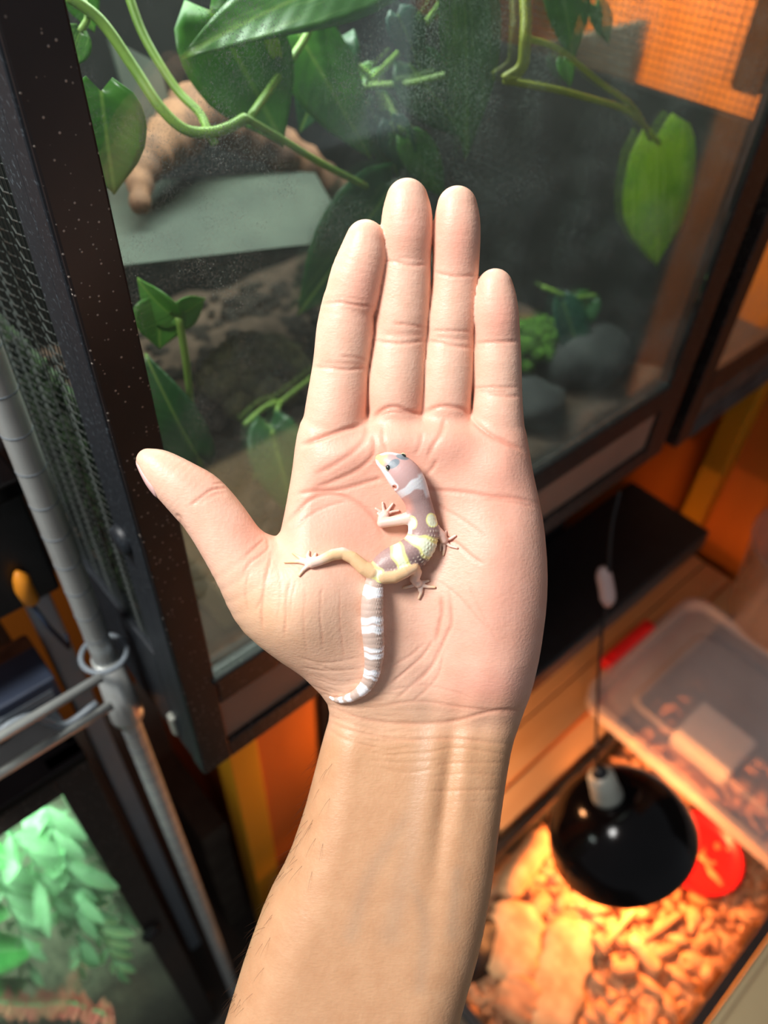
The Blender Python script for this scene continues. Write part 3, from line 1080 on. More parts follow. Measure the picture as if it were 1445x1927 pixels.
    eyeL, eyeR = skin_top(732, 880) - np.array([0, 0, .62]), skin_top(758, 860) - np.array([0, 0, .8])
    for e_, off in ((eyeL, (-.25, -.2, 0)), (eyeR, (.02, .12, 0))):
        vs, fs = ball_mesh(e_ + np.array(off), (1.1, 1.1, 1.0))
        eo = mk('eye', hand_world(vs), fs, eye_m, root, True)
        # lower lid: a thin crescent under the eye
        ang = math.atan2(off[1], off[0])
        arc = [e_ + np.array(off) + np.array([1.0 * math.cos(ang + t), 1.0 * math.sin(ang + t), .45]) for t in np.linspace(-.95, .95, 9)]
        MB().tube(hand_world(np.array(arc)), np.array([.06, .15, .2, .24, .24, .24, .2, .15, .06]) / 1000, 6).build('eyelid', lid_m, eo, True)
    return root


gecko_obj = build_gecko()
# ------------------------------------------------------------------ surroundings: materials
random.seed(11)
M = {}
M['wood_orange'] = plain('wood_orange', srgb(198, 112, 32), 0.5, scale=9, col2=srgb(172, 90, 20), stretch=(1, 1, .12))
M['wood_amber'] = plain('wood_amber', srgb(206, 146, 16), 0.5, scale=9, col2=srgb(184, 126, 10), stretch=(1, 1, .12))
M['pine'] = plain('pine', srgb(214, 178, 130), 0.6, scale=12, col2=srgb(190, 148, 100), stretch=(.12, 1, 1))
M['floor'] = plain('floor', srgb(92, 84, 76), 0.6, scale=5, col2=srgb(76, 68, 60))
M['black'] = plain('black', srgb(24, 24, 26), 0.45, var=0.4, scale=60)
M['black_gloss'] = plain('black_gloss', srgb(10, 8, 9), 0.14, var=0.3, scale=30, spec=0.22)
M['brown_frame'] = None
M['matte_dark'] = plain('matte_dark', srgb(34, 34, 33), 0.85, var=.3, scale=25, spec=0.15)
M['wood_stained'] = plain('wood_stained', srgb(186, 100, 28), 0.5, scale=9, col2=srgb(166, 84, 20), stretch=(1, 1, .12))  # even orange stain of the cabinet's side board
M['chrome'] = plain('chrome', srgb(206, 210, 206), 0.30, metal=0.45, var=0.1, scale=50)
M['grey_metal'] = plain('grey_metal', srgb(128, 138, 146), 0.45, var=0.15, scale=40)
M['soil'] = plain('soil', srgb(46, 38, 31), 0.9, scale=120, col2=srgb(30, 24, 20), bmp=0.6)
M['soil_pale'] = plain('soil_pale', srgb(98, 78, 66), 0.9, scale=60, col2=srgb(74, 58, 48), bmp=0.5)
M['stone'] = plain('stone', srgb(70, 72, 72), 0.85, scale=30, col2=srgb(42, 43, 45), bmp=0.6)
M['slab'] = plain('slab', srgb(58, 65, 57), 0.85, scale=20, col2=srgb(46, 53, 47), bmp=0.3)
M['bark'] = plain('bark', srgb(126, 86, 62), 0.85, scale=60, col2=srgb(84, 56, 42), bmp=0.8, stretch=(1, 1, .3))
M['chip'] = plain('chip', srgb(218, 172, 124), 0.85, scale=50, col2=srgb(184, 134, 90), bmp=0.4)
M['chip_dark'] = plain('chip_dark', srgb(204, 150, 106), 0.85, scale=45, col2=srgb(158, 106, 72), bmp=0.5)
M['red'] = plain('red', srgb(232, 30, 34), 0.35, var=0.08, scale=30)
M['white_plastic'] = plain('white_plastic', srgb(226, 222, 212), 0.4, var=0.05, scale=30)
M['ceramic'] = plain('ceramic', srgb(150, 152, 142), 0.35, var=0.05, scale=30)
M['navy'] = plain('navy', srgb(58, 70, 92), 0.5, var=0.2, scale=40)
M['orange_tag'] = plain('orange_tag', srgb(240, 150, 40), 0.45, var=0.1, scale=40)
M['cardboard'] = plain('cardboard', srgb(98, 88, 76), 0.8, scale=30, col2=srgb(80, 70, 60))
M['cream'] = plain('cream', srgb(226, 196, 150), 0.5, var=0.06, scale=20)
M['moss_old'] = plain('moss_old', srgb(88, 84, 52), 0.9, scale=120, col2=srgb(52, 52, 34), bmp=0.6)
M['leaf_moss'] = plain('leaf_moss', srgb(34, 62, 22), 0.8, scale=40, col2=srgb(14, 24, 14))
M['strip'] = plain('strip', srgb(166, 128, 108), 0.5, scale=9, col2=srgb(140, 110, 94))
M['mesh_wire'] = plain('mesh_wire', srgb(62, 68, 66), 0.35, metal=0.4, var=0.2)
M['moss'] = plain('moss', srgb(84, 128, 30), 0.9, scale=200, col2=srgb(44, 76, 20), bmp=0.8)
M['moss_dull'] = plain('moss_dull', srgb(150, 164, 128), 0.9, scale=120, col2=srgb(112, 128, 98), bmp=0.6)
M['vine'] = plain('vine', srgb(134, 168, 72), 0.45, scale=60, col2=srgb(112, 146, 60))
M['vine_yellow'] = plain('vine_yellow', srgb(186, 190, 54), 0.45, scale=60, col2=srgb(164, 168, 44))
M['plant_stem'] = plain('plant_stem', srgb(120, 200, 130), 0.5, var=0.1, scale=50)
M['coral_leaf'] = plain('coral_leaf', srgb(216, 130, 110), 0.5, scale=60, col2=srgb(190, 150, 110))


def frame_mat():
    """dark brown lacquered aluminium, freckled with dried droplets"""
    m, nt, b = new_mat('brown_frame')
    v = coords(nt)
    vo = node(nt, 'ShaderNodeTexVoronoi', {'Vector': v, 'Scale': 330.0})
    d = ramp(nt, vo.outputs['Distance'], [(0.10, (1,) * 3), (0.20, (0,) * 3)])
    pick = ramp(nt, node(nt, 'ShaderNodeSeparateColor', {0: vo.outputs['Color']}).outputs[0], [(0.42, (0,) * 3), (0.50, (1,) * 3)])
    f = math_n(nt, 'MULTIPLY', d, pick)
    base = ramp(nt, noise(nt, v, 60, 4), [(.3, srgb(28, 22, 21)), (.7, srgb(36, 29, 28))])
    c = mixc(nt, math_n(nt, 'MULTIPLY', f, 0.75), base, srgb(190, 180, 168))
    nt.links.new(c, b.inputs['Base Color'])
    b.inputs['Roughness'].default_value = 0.42
    bump(nt, b, f, 0.4, 0.0004)
    return m


def side_mat():
    m, nt, b = new_mat('blue_black_frame')
    v = coords(nt)
    f = ramp(nt, noise(nt, v, 420, 5, .7), [(.56, (0,) * 3), (.74, (1,) * 3)])
    c = mixc(nt, math_n(nt, 'MULTIPLY', f, 0.45), srgb(22, 28, 34), srgb(110, 124, 132))
    nt.links.new(c, b.inputs['Base Color'])
    b.inputs['Roughness'].default_value = 0.5
    return m


M['brown_frame'] = frame_mat()
M['side_frame'] = side_mat()
M['front_glass'] = glass_mat('front_glass', (0.93, 0.97, 0.95, 1), 0.042, (0.62, 0.70, 0.66, 1), spots=0.5, spot_scale=420, smear=0.7)
M['clear_glass'] = glass_mat('clear_glass', (0.95, 0.98, 0.97, 1), 0.03)
M['clear_plastic'] = glass_mat('clear_plastic', (0.95, 0.93, 0.92, 1), 0.42, (0.86, 0.80, 0.80, 1), rough=0.12, smear=0.25)
M['cup_plastic'] = glass_mat('cup_plastic', (0.96, 0.92, 0.88, 1), 0.16, (0.85, 0.78, 0.7, 1), rough=0.1, smear=0.2)


def leaf_mat(name, c1, c2, vari=None, vari_amt=0.5, vein=None, transl=0.35, rough=0.32):
    m, nt, b = new_mat(name)
    out = nt.nodes['Material Output']
    lu = node(nt, 'ShaderNodeAttribute', attribute_name='lu').outputs['Fac']
    lv = node(nt, 'ShaderNodeAttribute', attribute_name='lv').outputs['Fac']
    v = coords(nt)
    c = ramp(nt, noise(nt, v, 55, 3), [(.3, c1), (.7, c2)])
    if vari:
        comb = node(nt, 'ShaderNodeCombineXYZ', {0: math_n(nt, 'MULTIPLY', lu, 1.4), 1: math_n(nt, 'MULTIPLY', lv, 5.0),
                                                  2: noise(nt, v, 6, 0)}).outputs[0]
        p = ramp(nt, noise(nt, comb, 1.6, 4, .65), [(1 - vari_amt - .08, (0,) * 3), (1 - vari_amt + .06, (1,) * 3)])
        c = mixc(nt, p, c, vari)
    av = math_n(nt, 'ABSOLUTE', lv)
    rib = ramp(nt, av, [(0.02, (1,) * 3), (0.07, (0,) * 3)])
    c = mixc(nt, math_n(nt, 'MULTIPLY', rib, 0.55), c, vein or srgb(150, 180, 90))
    nt.links.new(c, b.inputs['Base Color'])
    b.inputs['Roughness'].default_value = rough
    side = math_n(nt, 'SINE', math_n(nt, 'MULTIPLY', math_n(nt, 'SUBTRACT', lu, math_n(nt, 'MULTIPLY', av, 0.25)), 60.0))
    bump(nt, b, side, 0.10, 0.0008)
    t = node(nt, 'ShaderNodeBsdfTranslucent', {'Color': c})
    mx = node(nt, 'ShaderNodeMixShader', {0: transl, 1: b.outputs[0], 2: t.outputs[0]})
    nt.links.new(mx.outputs[0], out.inputs['Surface'])
    return m


M['leaf'] = leaf_mat('leaf', srgb(62, 118, 40), srgb(92, 150, 58))
M['leaf_vari'] = leaf_mat('leaf_variegated', srgb(66, 116, 46), srgb(92, 144, 66), srgb(132, 168, 96), 0.40)
M['leaf_dark'] = leaf_mat('leaf_dark', srgb(36, 82, 46), srgb(56, 106, 56))
M['leaf_teal'] = leaf_mat('leaf_teal', srgb(22, 72, 62), srgb(40, 96, 70))
M['leaf_yellow'] = leaf_mat('leaf_yellow', srgb(168, 208, 44), srgb(200, 226, 90), srgb(220, 236, 140), 0.38, srgb(220, 236, 130), .45)
M['plastic_leaf'] = leaf_mat('plastic_leaf', srgb(126, 200, 132), srgb(164, 226, 166), srgb(192, 240, 196), 0.35, srgb(190, 238, 196), .25)
M['plastic_broad'] = leaf_mat('plastic_broad', srgb(60, 160, 70), srgb(90, 190, 92), None, 0, srgb(170, 230, 160), .25)

# ------------------------------------------------------------------ setting
def setting(name, lo, hi, mat, parent=None):
    o = MB().box(lo, hi).build(name, mat, parent)
    o['kind'] = 'structure'
    return o


setting('floor', (-1.8, -2.6, -0.05), (3.0, 1.2, 0.0), M['floor'])
setting('wall_far', (3.0, -2.6, 0.0), (3.06, 1.2, 2.3), M['cardboard'])
setting('wall_back', (-1.6, 1.0, 0.0), (1.02, 1.06, 2.2), M['wood_orange'])
wr = setting('wall_right', (1.02, 0.05, 0.0), (1.08, 1.0, 2.2), M['wood_orange'])
# upright boards of the stained wall, and the pale trim post on it
p0, p1 = on(1435, 740, 0, 1.0), on(1390, 745, 0, 1.0)
post = MB().box((0.985, p0[1] - 0.002, 0.0), (1.02, p0[1] + 0.034, 0.89), 0.003).build('trim_1', M['wood_amber'])
post['kind'] = 'structure'

# ------------------------------------------------------------------ main terrarium
TF, TL, TR, TB, TZ0, TZ1 = 0.27, 0.088, 0.667, 0.72, 0.908, 1.52
ter = thing('terrarium', 'large brown-framed glass terrarium with pothos vines, directly behind the raised hand', 'terrarium', ((TL + TR) / 2, (TF + TB) / 2, TZ0))
def bar(lo, hi, name='frame_bar', mat='brown_frame', parent=ter, bev=0.0012):
    return MB().box(lo, hi, bev).build(name, M[mat], parent)
bar((TL, TF, TZ0), (TL + 0.0225, TF + 0.012, TZ1), 'front_post')
bar((0.630, TF, TZ0), (TR, TF + 0.012, TZ1), 'front_post')
bar((TL + 0.0225, TF - 0.001, 0.984), (0.630, TF + 0.012, 1.012), 'middle_rail')
bar((TL + 0.0225, TF, TZ0), (0.630, TF + 0.014, 0.930), 'bottom_rail')
bar((TL + 0.0225, TF, 1.49), (0.630, TF + 0.012, TZ1), 'top_rail')
bar((TL + 0.02, TF - 0.002, 1.009), (0.630, TF + 0.001, 1.014), 'door_seal', 'black')
bar((TL + 0.0225, TF + 0.004, 0.930), (0.630, TF + 0.008, 0.984), 'lower_pane', 'strip')
bar((TL + 0.0225, TF + 0.003, 1.012), (0.630, TF + 0.007, 1.49), 'glass_door', 'front_glass')
# left side: blue-black edge posts with a groove, and a wire-mesh window
bar((TL - 0.001, TF + 0.001, TZ0), (TL + 0.012, TF + 0.016, TZ1), 'side_post', 'side_frame')
bar((TL, TF + 0.0175, TZ0), (TL + 0.010, TF + 0.037, TZ1), 'side_post', 'side_frame')
bar((TL, TB - 0.03, TZ0), (TL + 0.012, TB, TZ1), 'side_post', 'side_frame')
bar((TL, TF + 0.037, TZ0), (TL + 0.010, TB - 0.03, 1.02), 'side_panel', 'side_frame')
bar((TL, TF + 0.037, 1.48), (TL + 0.010, TB - 0.03, TZ1), 'side_rail', 'side_frame')
mb = MB()
for z in np.arange(1.022, 1.48, 0.0058):
    pts = [(TL + 0.004 + (0.0006 if k % 2 else -0.0006), y, z + (0.0009 if k % 2 else -0.0009)) for k, y in enumerate(np.arange(TF + 0.037, 0.50, 0.0105))]
    mb.tube(pts, 0.00042, 4, False)
for y in np.arange(TF + 0.041, 0.50, 0.0058):
    mb.tube([(TL + 0.004, y, 1.02), (TL + 0.004, y, 1.48)], 0.00042, 4, False)
mesh_o = mb.build('side_mesh', M['mesh_wire'], ter)
mesh_o['kind'] = 'stuff'
mbm = MB()
_rr = np.random.RandomState(2)
for _i in range(420):
    _y, _z = _rr.uniform(TF + .04, .52), 1.016 + .175 * _rr.rand() ** 1.2
    _r = _rr.uniform(.004, .009)
    mbm.tube([(TL + .016, _y, _z + _r), (TL + .0145 - .003 * _rr.rand(), _y + _rr.uniform(-.004, .004), _z), (TL + .016, _y + _rr.uniform(-.006, .006), _z - _r)], [.0015, _r * .45, .001], 5)
mbm.box((TL + .0145, TF + .038, 1.013), (TL + .0185, .525, 1.19))

o = mbm.build('moss_mat', M['leaf_moss'], ter, True)
o['kind'] = 'stuff'
bar((TL + 0.008, 0.50, 1.02), (TL + 0.012, TB - 0.03, 1.48), 'side_pane', 'black')
# right side: solid below, mesh above
bar((0.650, TF + 0.012, TZ0), (0.662, TB, 1.245), 'side_panel', 'matte_dark')
bar((0.650, TB - 0.03, 1.245), (0.662, TB, TZ1), 'side_post', 'brown_frame')
mb = MB()
for z in np.arange(1.25, 1.5, 0.006):
    mb.tube([(0.656, TF + 0.012, z), (0.656, TB - 0.03, z)], 0.00035, 4, False)
for y in np.arange(TF + 0.016, TB - 0.03, 0.006):
    mb.tube([(0.656, y, 1.245), (0.656, y, 1.5)], 0.00035, 4, False)
o = mb.build('side_mesh', M['mesh_wire'], ter)
o['kind'] = 'stuff'
bar((TL, TB, TZ0), (TR, TB + 0.01, TZ1), 'back_panel', 'matte_dark')
bar((TL + 0.01, TF + 0.014, TZ0), (0.65, TB, TZ0 + 0.008), 'base_panel', 'black')
bar((TL, TF + 0.012, 1.512), (TR, 0.40, TZ1), 'lid_panel', 'black')
bar((TL, 0.56, 1.512), (TR, TB, TZ1), 'lid_panel', 'black')
# black clasp block inside the right post, its lower corner rounded
MB().box((0.629, 0.2835, 1.268), (0.649, 0.310, 1.50), 0.006).build('vent_housing', M['black_gloss'], ter)
c = on(232, 1015, 0, TL)
MB().lathe(c, [(0.0, -0.004), (0.008, -0.004), (0.0095, -0.001), (0.0095, 0.002)], 20, (1, 0, 0)).build('latch_knob', M['side_frame'], ter, True)
c = on(330, 1360, 0, TL)
MB().box(c + np.array([-.004, -.004, -.012]), c + np.array([.001, .004, .012]), .002).build('hinge', M['ceramic'], ter)

area_light('terrarium_strip_lamp', (0.37, 0.54, 1.50), (0.37, 0.46, 1.0), 0.50, 6.0, (0.90, 1.0, 0.90), 0.10)

# soil, stones, moss, slabs and driftwood inside it
def lump(c, r, seed, squash=(1, 1, 1), n=3, amp=0.25):
    bm = bmesh.new()
    bmesh.ops.create_icosphere(bm, subdivisions=n, radius=1)
    rr = np.random.RandomState(seed)
    ks = rr.normal(size=(6, 3)) * 2.2
    ph = rr.uniform(0, 6, 6)
    vs = []
    for v in bm.verts:
        p = np.array(v.co)
        s = 1 + amp * np.sin(ks @ p + ph).mean() * 1.6
        vs.append(np.array(c) + p * s * r * np.array(squash))
    bm.verts.index_update()
    fs = [[v.index for v in f.verts] for f in bm.faces]
    bm.free()
    return vs, fs


def ground(x0, x1, y0, y1, z, amp, nx, ny, seed, base):
    rr = np.random.RandomState(seed)
    k = rr.normal(size=(8, 2)) * 40
    ph = rr.uniform(0, 6, 8)
    vs, fs = [], []
    for i in range(nx):
        for j in range(ny):
            x, y = x0 + (x1 - x0) * i / (nx - 1), y0 + (y1 - y0) * j / (ny - 1)
            vs.append((x, y, z + amp * np.sin(k @ np.array([x, y]) + ph).mean() * 2))
    n = len(vs)
    vs += [(v[0], v[1], base) for v in vs]
    for i in range(nx - 1):
        for j in range(ny - 1):
            a = i * ny + j
            fs.append((a, a + ny, a + ny + 1, a + 1))
            fs.append((n + a, n + a + 1, n + a + ny + 1, n + a + ny))
    rim = [i * ny for i in range(nx)] + [(nx - 1) * ny + j for j in range(1, ny)] + [i * ny + ny - 1 for i in range(nx - 2, -1, -1)] + [j for j in range(ny - 2, 0, -1)]
    for p, q in zip(rim, rim[1:] + rim[:1]):
        fs.append((q, p, p + n, q + n))
    return vs, fs


v_, f_ = ground(TL + 0.013, 0.648, TF + 0.016, TB - 0.002, 1.0, 0.010, 60, 48, 3, TZ0 + 0.009)
o = mk('soil', v_, f_, M['soil_pale'], smooth=True)
tag(o, 'brown soil bed behind the lower pane of the big terrarium', 'soil', kind='stuff')
mb = MB()
rr = np.random.RandomState(8)
for i in range(1100):
    x, y = rr.uniform(TL + .03, .63), rr.uniform(TF + .07, TB - .03)
    a, b_ = lump((x, y, 1.004 + rr.uniform(0, .004)), rr.uniform(.004, .011), i, (1.2, .8, .6), 1)
    mb.add(a, f=b_) if False else mb.add(a, b_)
tag(mb.build('leaf_litter', M['soil'], smooth=True), 'dark crumbly leaf litter over the soil in the big terrarium', 'leaf litter', kind='stuff')
for i, (px, py, r, lab) in enumerate([(1090, 700, .045, 'dark grey stone in the right rear of the terrarium'), (1180, 640, .038, 'smaller grey stone beside the right terrarium wall'),
                                      (1010, 780, .03, 'low grey stone behind the little finger side of the hand')]):
    p = on(px, py, 2, 1.01)
    if p[0] > .60:
        p[0] = .60
    a, b_ = lump(p + np.array([0, 0, r * .4]), r, 40 + i, (1.1, .9, .7))
    tag(mk('stone', a, b_, M['stone'], smooth=True), lab, 'stone')
# pale slabs
def slab(pxs, name, lab, thick=0.002, mat='slab'):
    q = [np.array(p) for p in pxs]
    q[2] = q[1] + q[3] - q[0]
    n = np.cross(q[1] - q[0], q[3] - q[0])
    n /= np.linalg.norm(n)
    if n @ FWD < 0:
        n = -n
    vs = q + [p + n * thick for p in q]
    fs = [(0, 1, 2, 3), (7, 6, 5, 4)] + [(i, i + 4, (i + 1) % 4 + 4, (i + 1) % 4) for i in range(4)]
    return tag(mk(name, vs, fs, M[mat]), lab, 'slab')
slab([dep(200, 345, .58), dep(590, 320, .66), dep(0,0,1), dep(222, 500, .50)], 'pale_slab', 'pale grey flat slab leaning low in the terrarium left of the fingers')
slab([dep(205, 70, .50), dep(300, 120, .56), dep(0,0,1), dep(255, 245, .53)], 'pale_slab', 'pale grey slab behind the crossing vines at the upper left')
def branch(name, pts, rad, lab, mat='bark', cat='branch'):
    P_ = spline(pts, 8)
    R_ = spline(np.array(rad)[:, None], 8)[:, 0]
    rr = np.random.RandomState(len(pts))
    R_ = R_ * (1 + .12 * np.sin(np.arange(len(R_)) * 1.9 + rr.uniform(0, 6)))
    return tag(MB().tube(P_, R_, 12).build(name, M[mat], smooth=True), lab, cat)
branch('driftwood', [dep(262, 395, .53), dep(270, 320, .54), dep(320, 260, .56), dep(390, 205, .60), dep(450, 240, .62), dep(560, 300, .66), dep(640, 370, .70), dep(690, 420, .72)],
       [.006, .011, .018, .022, .02, .016, .014, .01], 'arched brown driftwood branch behind the vines, left half of terrarium')
branch('driftwood', [dep(880, 560, .76), dep(1000, 620, .78), dep(1100, 690, .78), dep(1170, 740, .77)], [.008, .012, .014, .012], 'low grey-brown driftwood piece right of the little finger')
for i, (px, py, z, r, lab) in enumerate([(1005, 660, 1.03, .032, 'bright green moss clump just right of the little finger'), (480, 720, 1.02, .045, 'dull mossy mound behind the index finger and thumb')]):
    p = on(px, py, 2, z)
    mb = MB()
    rr = np.random.RandomState(i)
    for k in range(70):
        d = rr.normal(size=3)
        d /= np.linalg.norm(d)
        d[2] = abs(d[2])
        a, b_ = lump(p + d * r * np.array([1, .8, .8]), r * .28, k, (1, 1, 1), 1)
        mb.add(a, b_)
    tag(mb.build('moss_clump', M['moss'] if i == 0 else M['moss_old'], smooth=True), lab, 'moss', kind='stuff')

# ------------------------------------------------------------------ leaves
LT = np.array([0, .05, .12, .22, .35, .5, .65, .8, .92, 1.0])
LW = np.array([.30, .66, .86, .98, 1.0, .9, .70, .40, .15, .005])
def leaf_geo(L, W, fold=0.25, droop=0.15, lobe=0.13, wave=0.0, narrow=False, nu=13, nv=9, ph=0.0):
    """leaf along +x from its base, blade in xy, face +z"""
    vs, fs, lu, lv = [], [], [], []
    for i in range(nu):
        t = i / (nu - 1)
        w = np.interp(t, LT, LW) if not narrow else max(.01, math.sin(math.pi * (t * .94 + .03)) ** .8)
        for j in range(nv):
            s = j / (nv - 1) * 2 - 1
            x = L * t - lobe * L * abs(s) * (1 - t) ** 4
            y = W / 2 * w * s
            z = fold * abs(y) - droop * L * t * t + wave * W * math.sin(t * 9 + ph + (2 if s > 0 else 0)) * s * s
            vs.append((x, y, z))
            lu.append(t)
            lv.append(s * w)
    for i in range(nu - 1):
        for j in range(nv - 1):
            a = i * nv + j
            fs.append((a, a + nv, a + nv + 1, a + 1))
    return np.array(vs), fs, lu, lv


def place_leaf(name, base, tip, W, mat, parent, face=None, roll=0.0, **kw):
    base, tip = np.array(base, float), np.array(tip, float)
    L = np.linalg.norm(tip - base)
    ax = (tip - base) / L
    face = -FWD if face is None else np.array(face, float)
    n = face - ax * (face @ ax)
    n /= np.linalg.norm(n)
    s = np.cross(n, ax)
    cr, sr = math.cos(roll), math.sin(roll)
    n, s = n * cr + s * sr, s * cr - n * sr
    vs, fs, lu, lv = leaf_geo(L, W, **kw)
    top = base + vs[:, :1] * ax + vs[:, 1:2] * s + vs[:, 2:3] * n
    o = mk(name, top, fs, mat, parent, True)
    vattr(o.data, 'lu', lu)
    vattr(o.data, 'lv', lv)
    md = o.modifiers.new('thickness', 'SOLIDIFY')
    md.thickness = 0.0005
    return o


def pxw(w, d):
    return w * d / F_PX


def inside(px, py, d, gap=0.035):
    p = dep(px, py, d)
    return p if p[1] > TF + gap else on(px, py, 1, TF + gap)


def vine(parent, pts, r=0.0022, mat='vine', name='stem'):
    return MB().tube(spline([inside(*p) for p in pts], 8), r, 8).build(name, M[mat], parent, True)


def pothos(lab, root, leaves, vines, vmat='vine', vr=.0022):
    t = thing('pothos', lab, 'plant', dep(*root), 'pothos vines in the big terrarium')
    for v in vines:
        vine(t, v[0] if isinstance(v, tuple) else v, v[1] if isinstance(v, tuple) else vr, vmat)
    for (b, tp, w, mat, kw) in leaves:
        A_, B_ = inside(*b, .045), inside(*tp, .045)
        d = ((A_ - CAM) @ FWD + (B_ - CAM) @ FWD) / 2
        place_leaf('leaf', A_, B_, pxw(w, d), M[mat], t, **kw)
    return t


pothos('pothos vine with crossing stems and a rounded leaf against the left post', (160, -30, .36),
       [((190, 172, .345), (214, 372, .37), 150, 'leaf', dict(wave=.03, roll=.25, fold=.12)),
        ((150, 60, .36), (122, 130, .37), 60, 'leaf_vari', dict(roll=.5)),
        ((140, -40, .37), (175, 60, .38), 70, 'leaf', {})],
       [([(125, -10, .35), (190, 40, .36), (250, 125, .37), (300, 200, .375), (345, 242, .38), (390, 250, .385), (430, 240, .39), (462, 222, .395)], .0027),
        ([(238, -20, .38), (272, 70, .385), (330, 165, .39), (375, 212, .39), (392, 248, .388), (405, 272, .39)], .0023),
        ([(462, 222, .395), (540, 268, .42), (600, 305, .44), (690, 352, .47)], .002),
        ([(150, 60, .36), (165, 30, .36), (150, -20, .36)], .0016)])
pothos('largest pothos, broad variegated leaves massed at the top behind the fingertips', (560, -60, .40),
       [((742, -70, .40), (335, 50, .37), 190, 'leaf_vari', dict(wave=.03, roll=-.15, fold=.12)),
        ((395, 20, .40), (545, 270, .43), 215, 'leaf', dict(wave=.03, roll=.2, fold=.18)),
        ((560, 60, .45), (700, 300, .48), 130, 'leaf', dict(roll=-.2)),
        ((640, 70, .47), (560, 250, .49), 110, 'leaf_dark', dict(roll=.2)),
        ((748, 28, .45), (800, 130, .46), 85, 'leaf_teal', dict(roll=.3)),
        ((868, -60, .42), (898, 300, .46), 130, 'leaf_vari', dict(roll=.35, fold=.35)),
        ((770, 120, .48), (880, 260, .50), 110, 'leaf_dark', dict(roll=-.3)),
        ((690, 190, .50), (760, 330, .52), 100, 'leaf_dark', dict(roll=.3)),
        ((735, 230, .50), (775, 330, .51), 70, 'leaf_teal', dict(roll=-.4)),
        ((765, 262, .50), (845, 372, .52), 75, 'leaf', dict(roll=.1)),
        ((700, 130, .50), (620, 195, .50), 40, 'leaf_vari', dict()),
        ((735, 355, .50), (560, 600, .52), 150, 'leaf_dark', dict(roll=.35, fold=.2)),
        ((420, 120, .42), (412, 185, .42), 26, 'leaf_yellow', dict()),
        ((508, 70, .41), (530, 130, .42), 26, 'leaf_yellow', dict())],
       [[(560, -60, .42), (600, 60, .46), (700, 150, .50), (760, 250, .50)], [(868, -60, .42), (820, 20, .45), (760, 90, .47), (700, 150, .5)],
        [(470, 222, .4), (520, 150, .42), (580, 60, .44), (600, -20, .44)], [(600, 190, .5), (680, 165, .5), (780, 155, .48), (880, 130, .46)]])
pothos('pothos vine ending in one yellow-green heart leaf at the upper right', (985, -40, .44),
       [((1236, 258, .48), (1232, 498, .47), 146, 'leaf_yellow', dict(wave=.04, roll=-.15, fold=.15, droop=-.04)),
        ((1048, -50, .48), (1092, 112, .50), 110, 'leaf', dict(roll=.3)),
        ((1120, 10, .50), (1150, 80, .51), 46, 'leaf_vari', dict()),
        ((1060, 110, .49), (1075, 160, .49), 34, 'leaf', dict())],
       [([(985, -40, .44), (990, 30, .44), (988, 75, .44), (982, 125, .445), (948, 152, .45)], .0034),
        ([(948, 152, .45), (1040, 168, .46), (1110, 186, .47), (1180, 208, .475), (1215, 240, .475), (1240, 270, .48)], .0019),
        ([(988, 72, .44), (1050, 92, .46), (1130, 155, .475), (1190, 200, .48), (1225, 262, .48)], .0017)], 'vine_yellow')
pothos('young pothos with a twin-lobed top leaf low beside the left post', (370, 840, .50),
       [((330, 598, .42), (246, 540, .41), 90, 'leaf', dict(roll=.9, droop=.3)),
        ((328, 596, .42), (396, 568, .43), 62, 'leaf', dict(roll=-.9, droop=.25)),
        ((300, 570, .42), (300, 660, .43), 96, 'leaf', dict(roll=.3)),
        ((372, 858, .46), (262, 676, .43), 112, 'leaf_dark', dict(roll=.3))],
       [[(336, 596, .42), (350, 680, .44), (362, 780, .47), (378, 880, .50)]])
pothos('dim rear pothos with dark hanging leaves low between thumb and palm', (560, 750, .60),
       [((508, 800, .58), (560, 985, .58), 110, 'leaf_dark', dict(roll=.2)), ((540, 830, .60), (470, 900, .60), 60, 'leaf_dark', dict(roll=-.2)),
        ((1060, 570, .72), (1112, 720, .74), 70, 'leaf_teal', dict(roll=.2)), ((1110, 560, .74), (1060, 640, .74), 60, 'leaf_dark', dict())],
       [[(460, 800, .58), (500, 765, .59), (530, 755, .60)], [(512, 820, .58), (522, 770, .59), (530, 755, .60)], [(530, 755, .6), (600, 700, .62)],
        [(1020, 540, .72), (1075, 560, .73), (1120, 556, .74)]])

# ------------------------------------------------------------------ what the terrarium stands on
CY = .378
xb = on(607, 1345, 1, .372)[0]
yw0, yw1 = on(428, 1440, 1, CY)[0], on(487, 1440, 1, CY)[0]
t = thing('wood_cabinet', 'orange stained wooden cabinet under the left end of the terrarium', 'cabinet', (0.16, .5, 0))
MB().box((yw1, CY, 0), (xb - .001, .70, .907), .002).build('side_board', M['wood_stained'], t)
MB().box((yw0, CY - .006, 0), (yw1, CY + .03, .907), .002).build('corner_post', M['wood_amber'], t)
t = thing('dark_space_block', 'black block in place of the shaded space under the terrarium, behind the wrist', 'cabinet', (.5, .55, 0))  # solid black body put where the space is only dark with shade
xw2 = xb
MB().box((xb, .372, 0), (.69, .70, .907), .003).build('body', M['black'], t)
MB().box((xw2 + .012, .366, .05), (.44, .372, .86), .002).build('block_front', M['black'], t)
MB().lathe((.380, .366, .650), [(0, -.052), (.014, -.024), (.020, -.012), (.018, 0), (0, 0)], 20, (0, 1, 0)).build('added_lamp_mount', M['ceramic'], t, True)  # unseen mount, made up for the added orange light
MB().box((.46, .366, .05), (.685, .372, .86), .002).build('block_front', M['black'], t)
t = thing('black_shelf', 'black side shelf jutting out below the right end of the terrarium', 'shelf', (.6, .30, 0))
MB().box((.40, .232, .664), (.835, .364, .70), .004).build('shelf_board', M['black'], t)
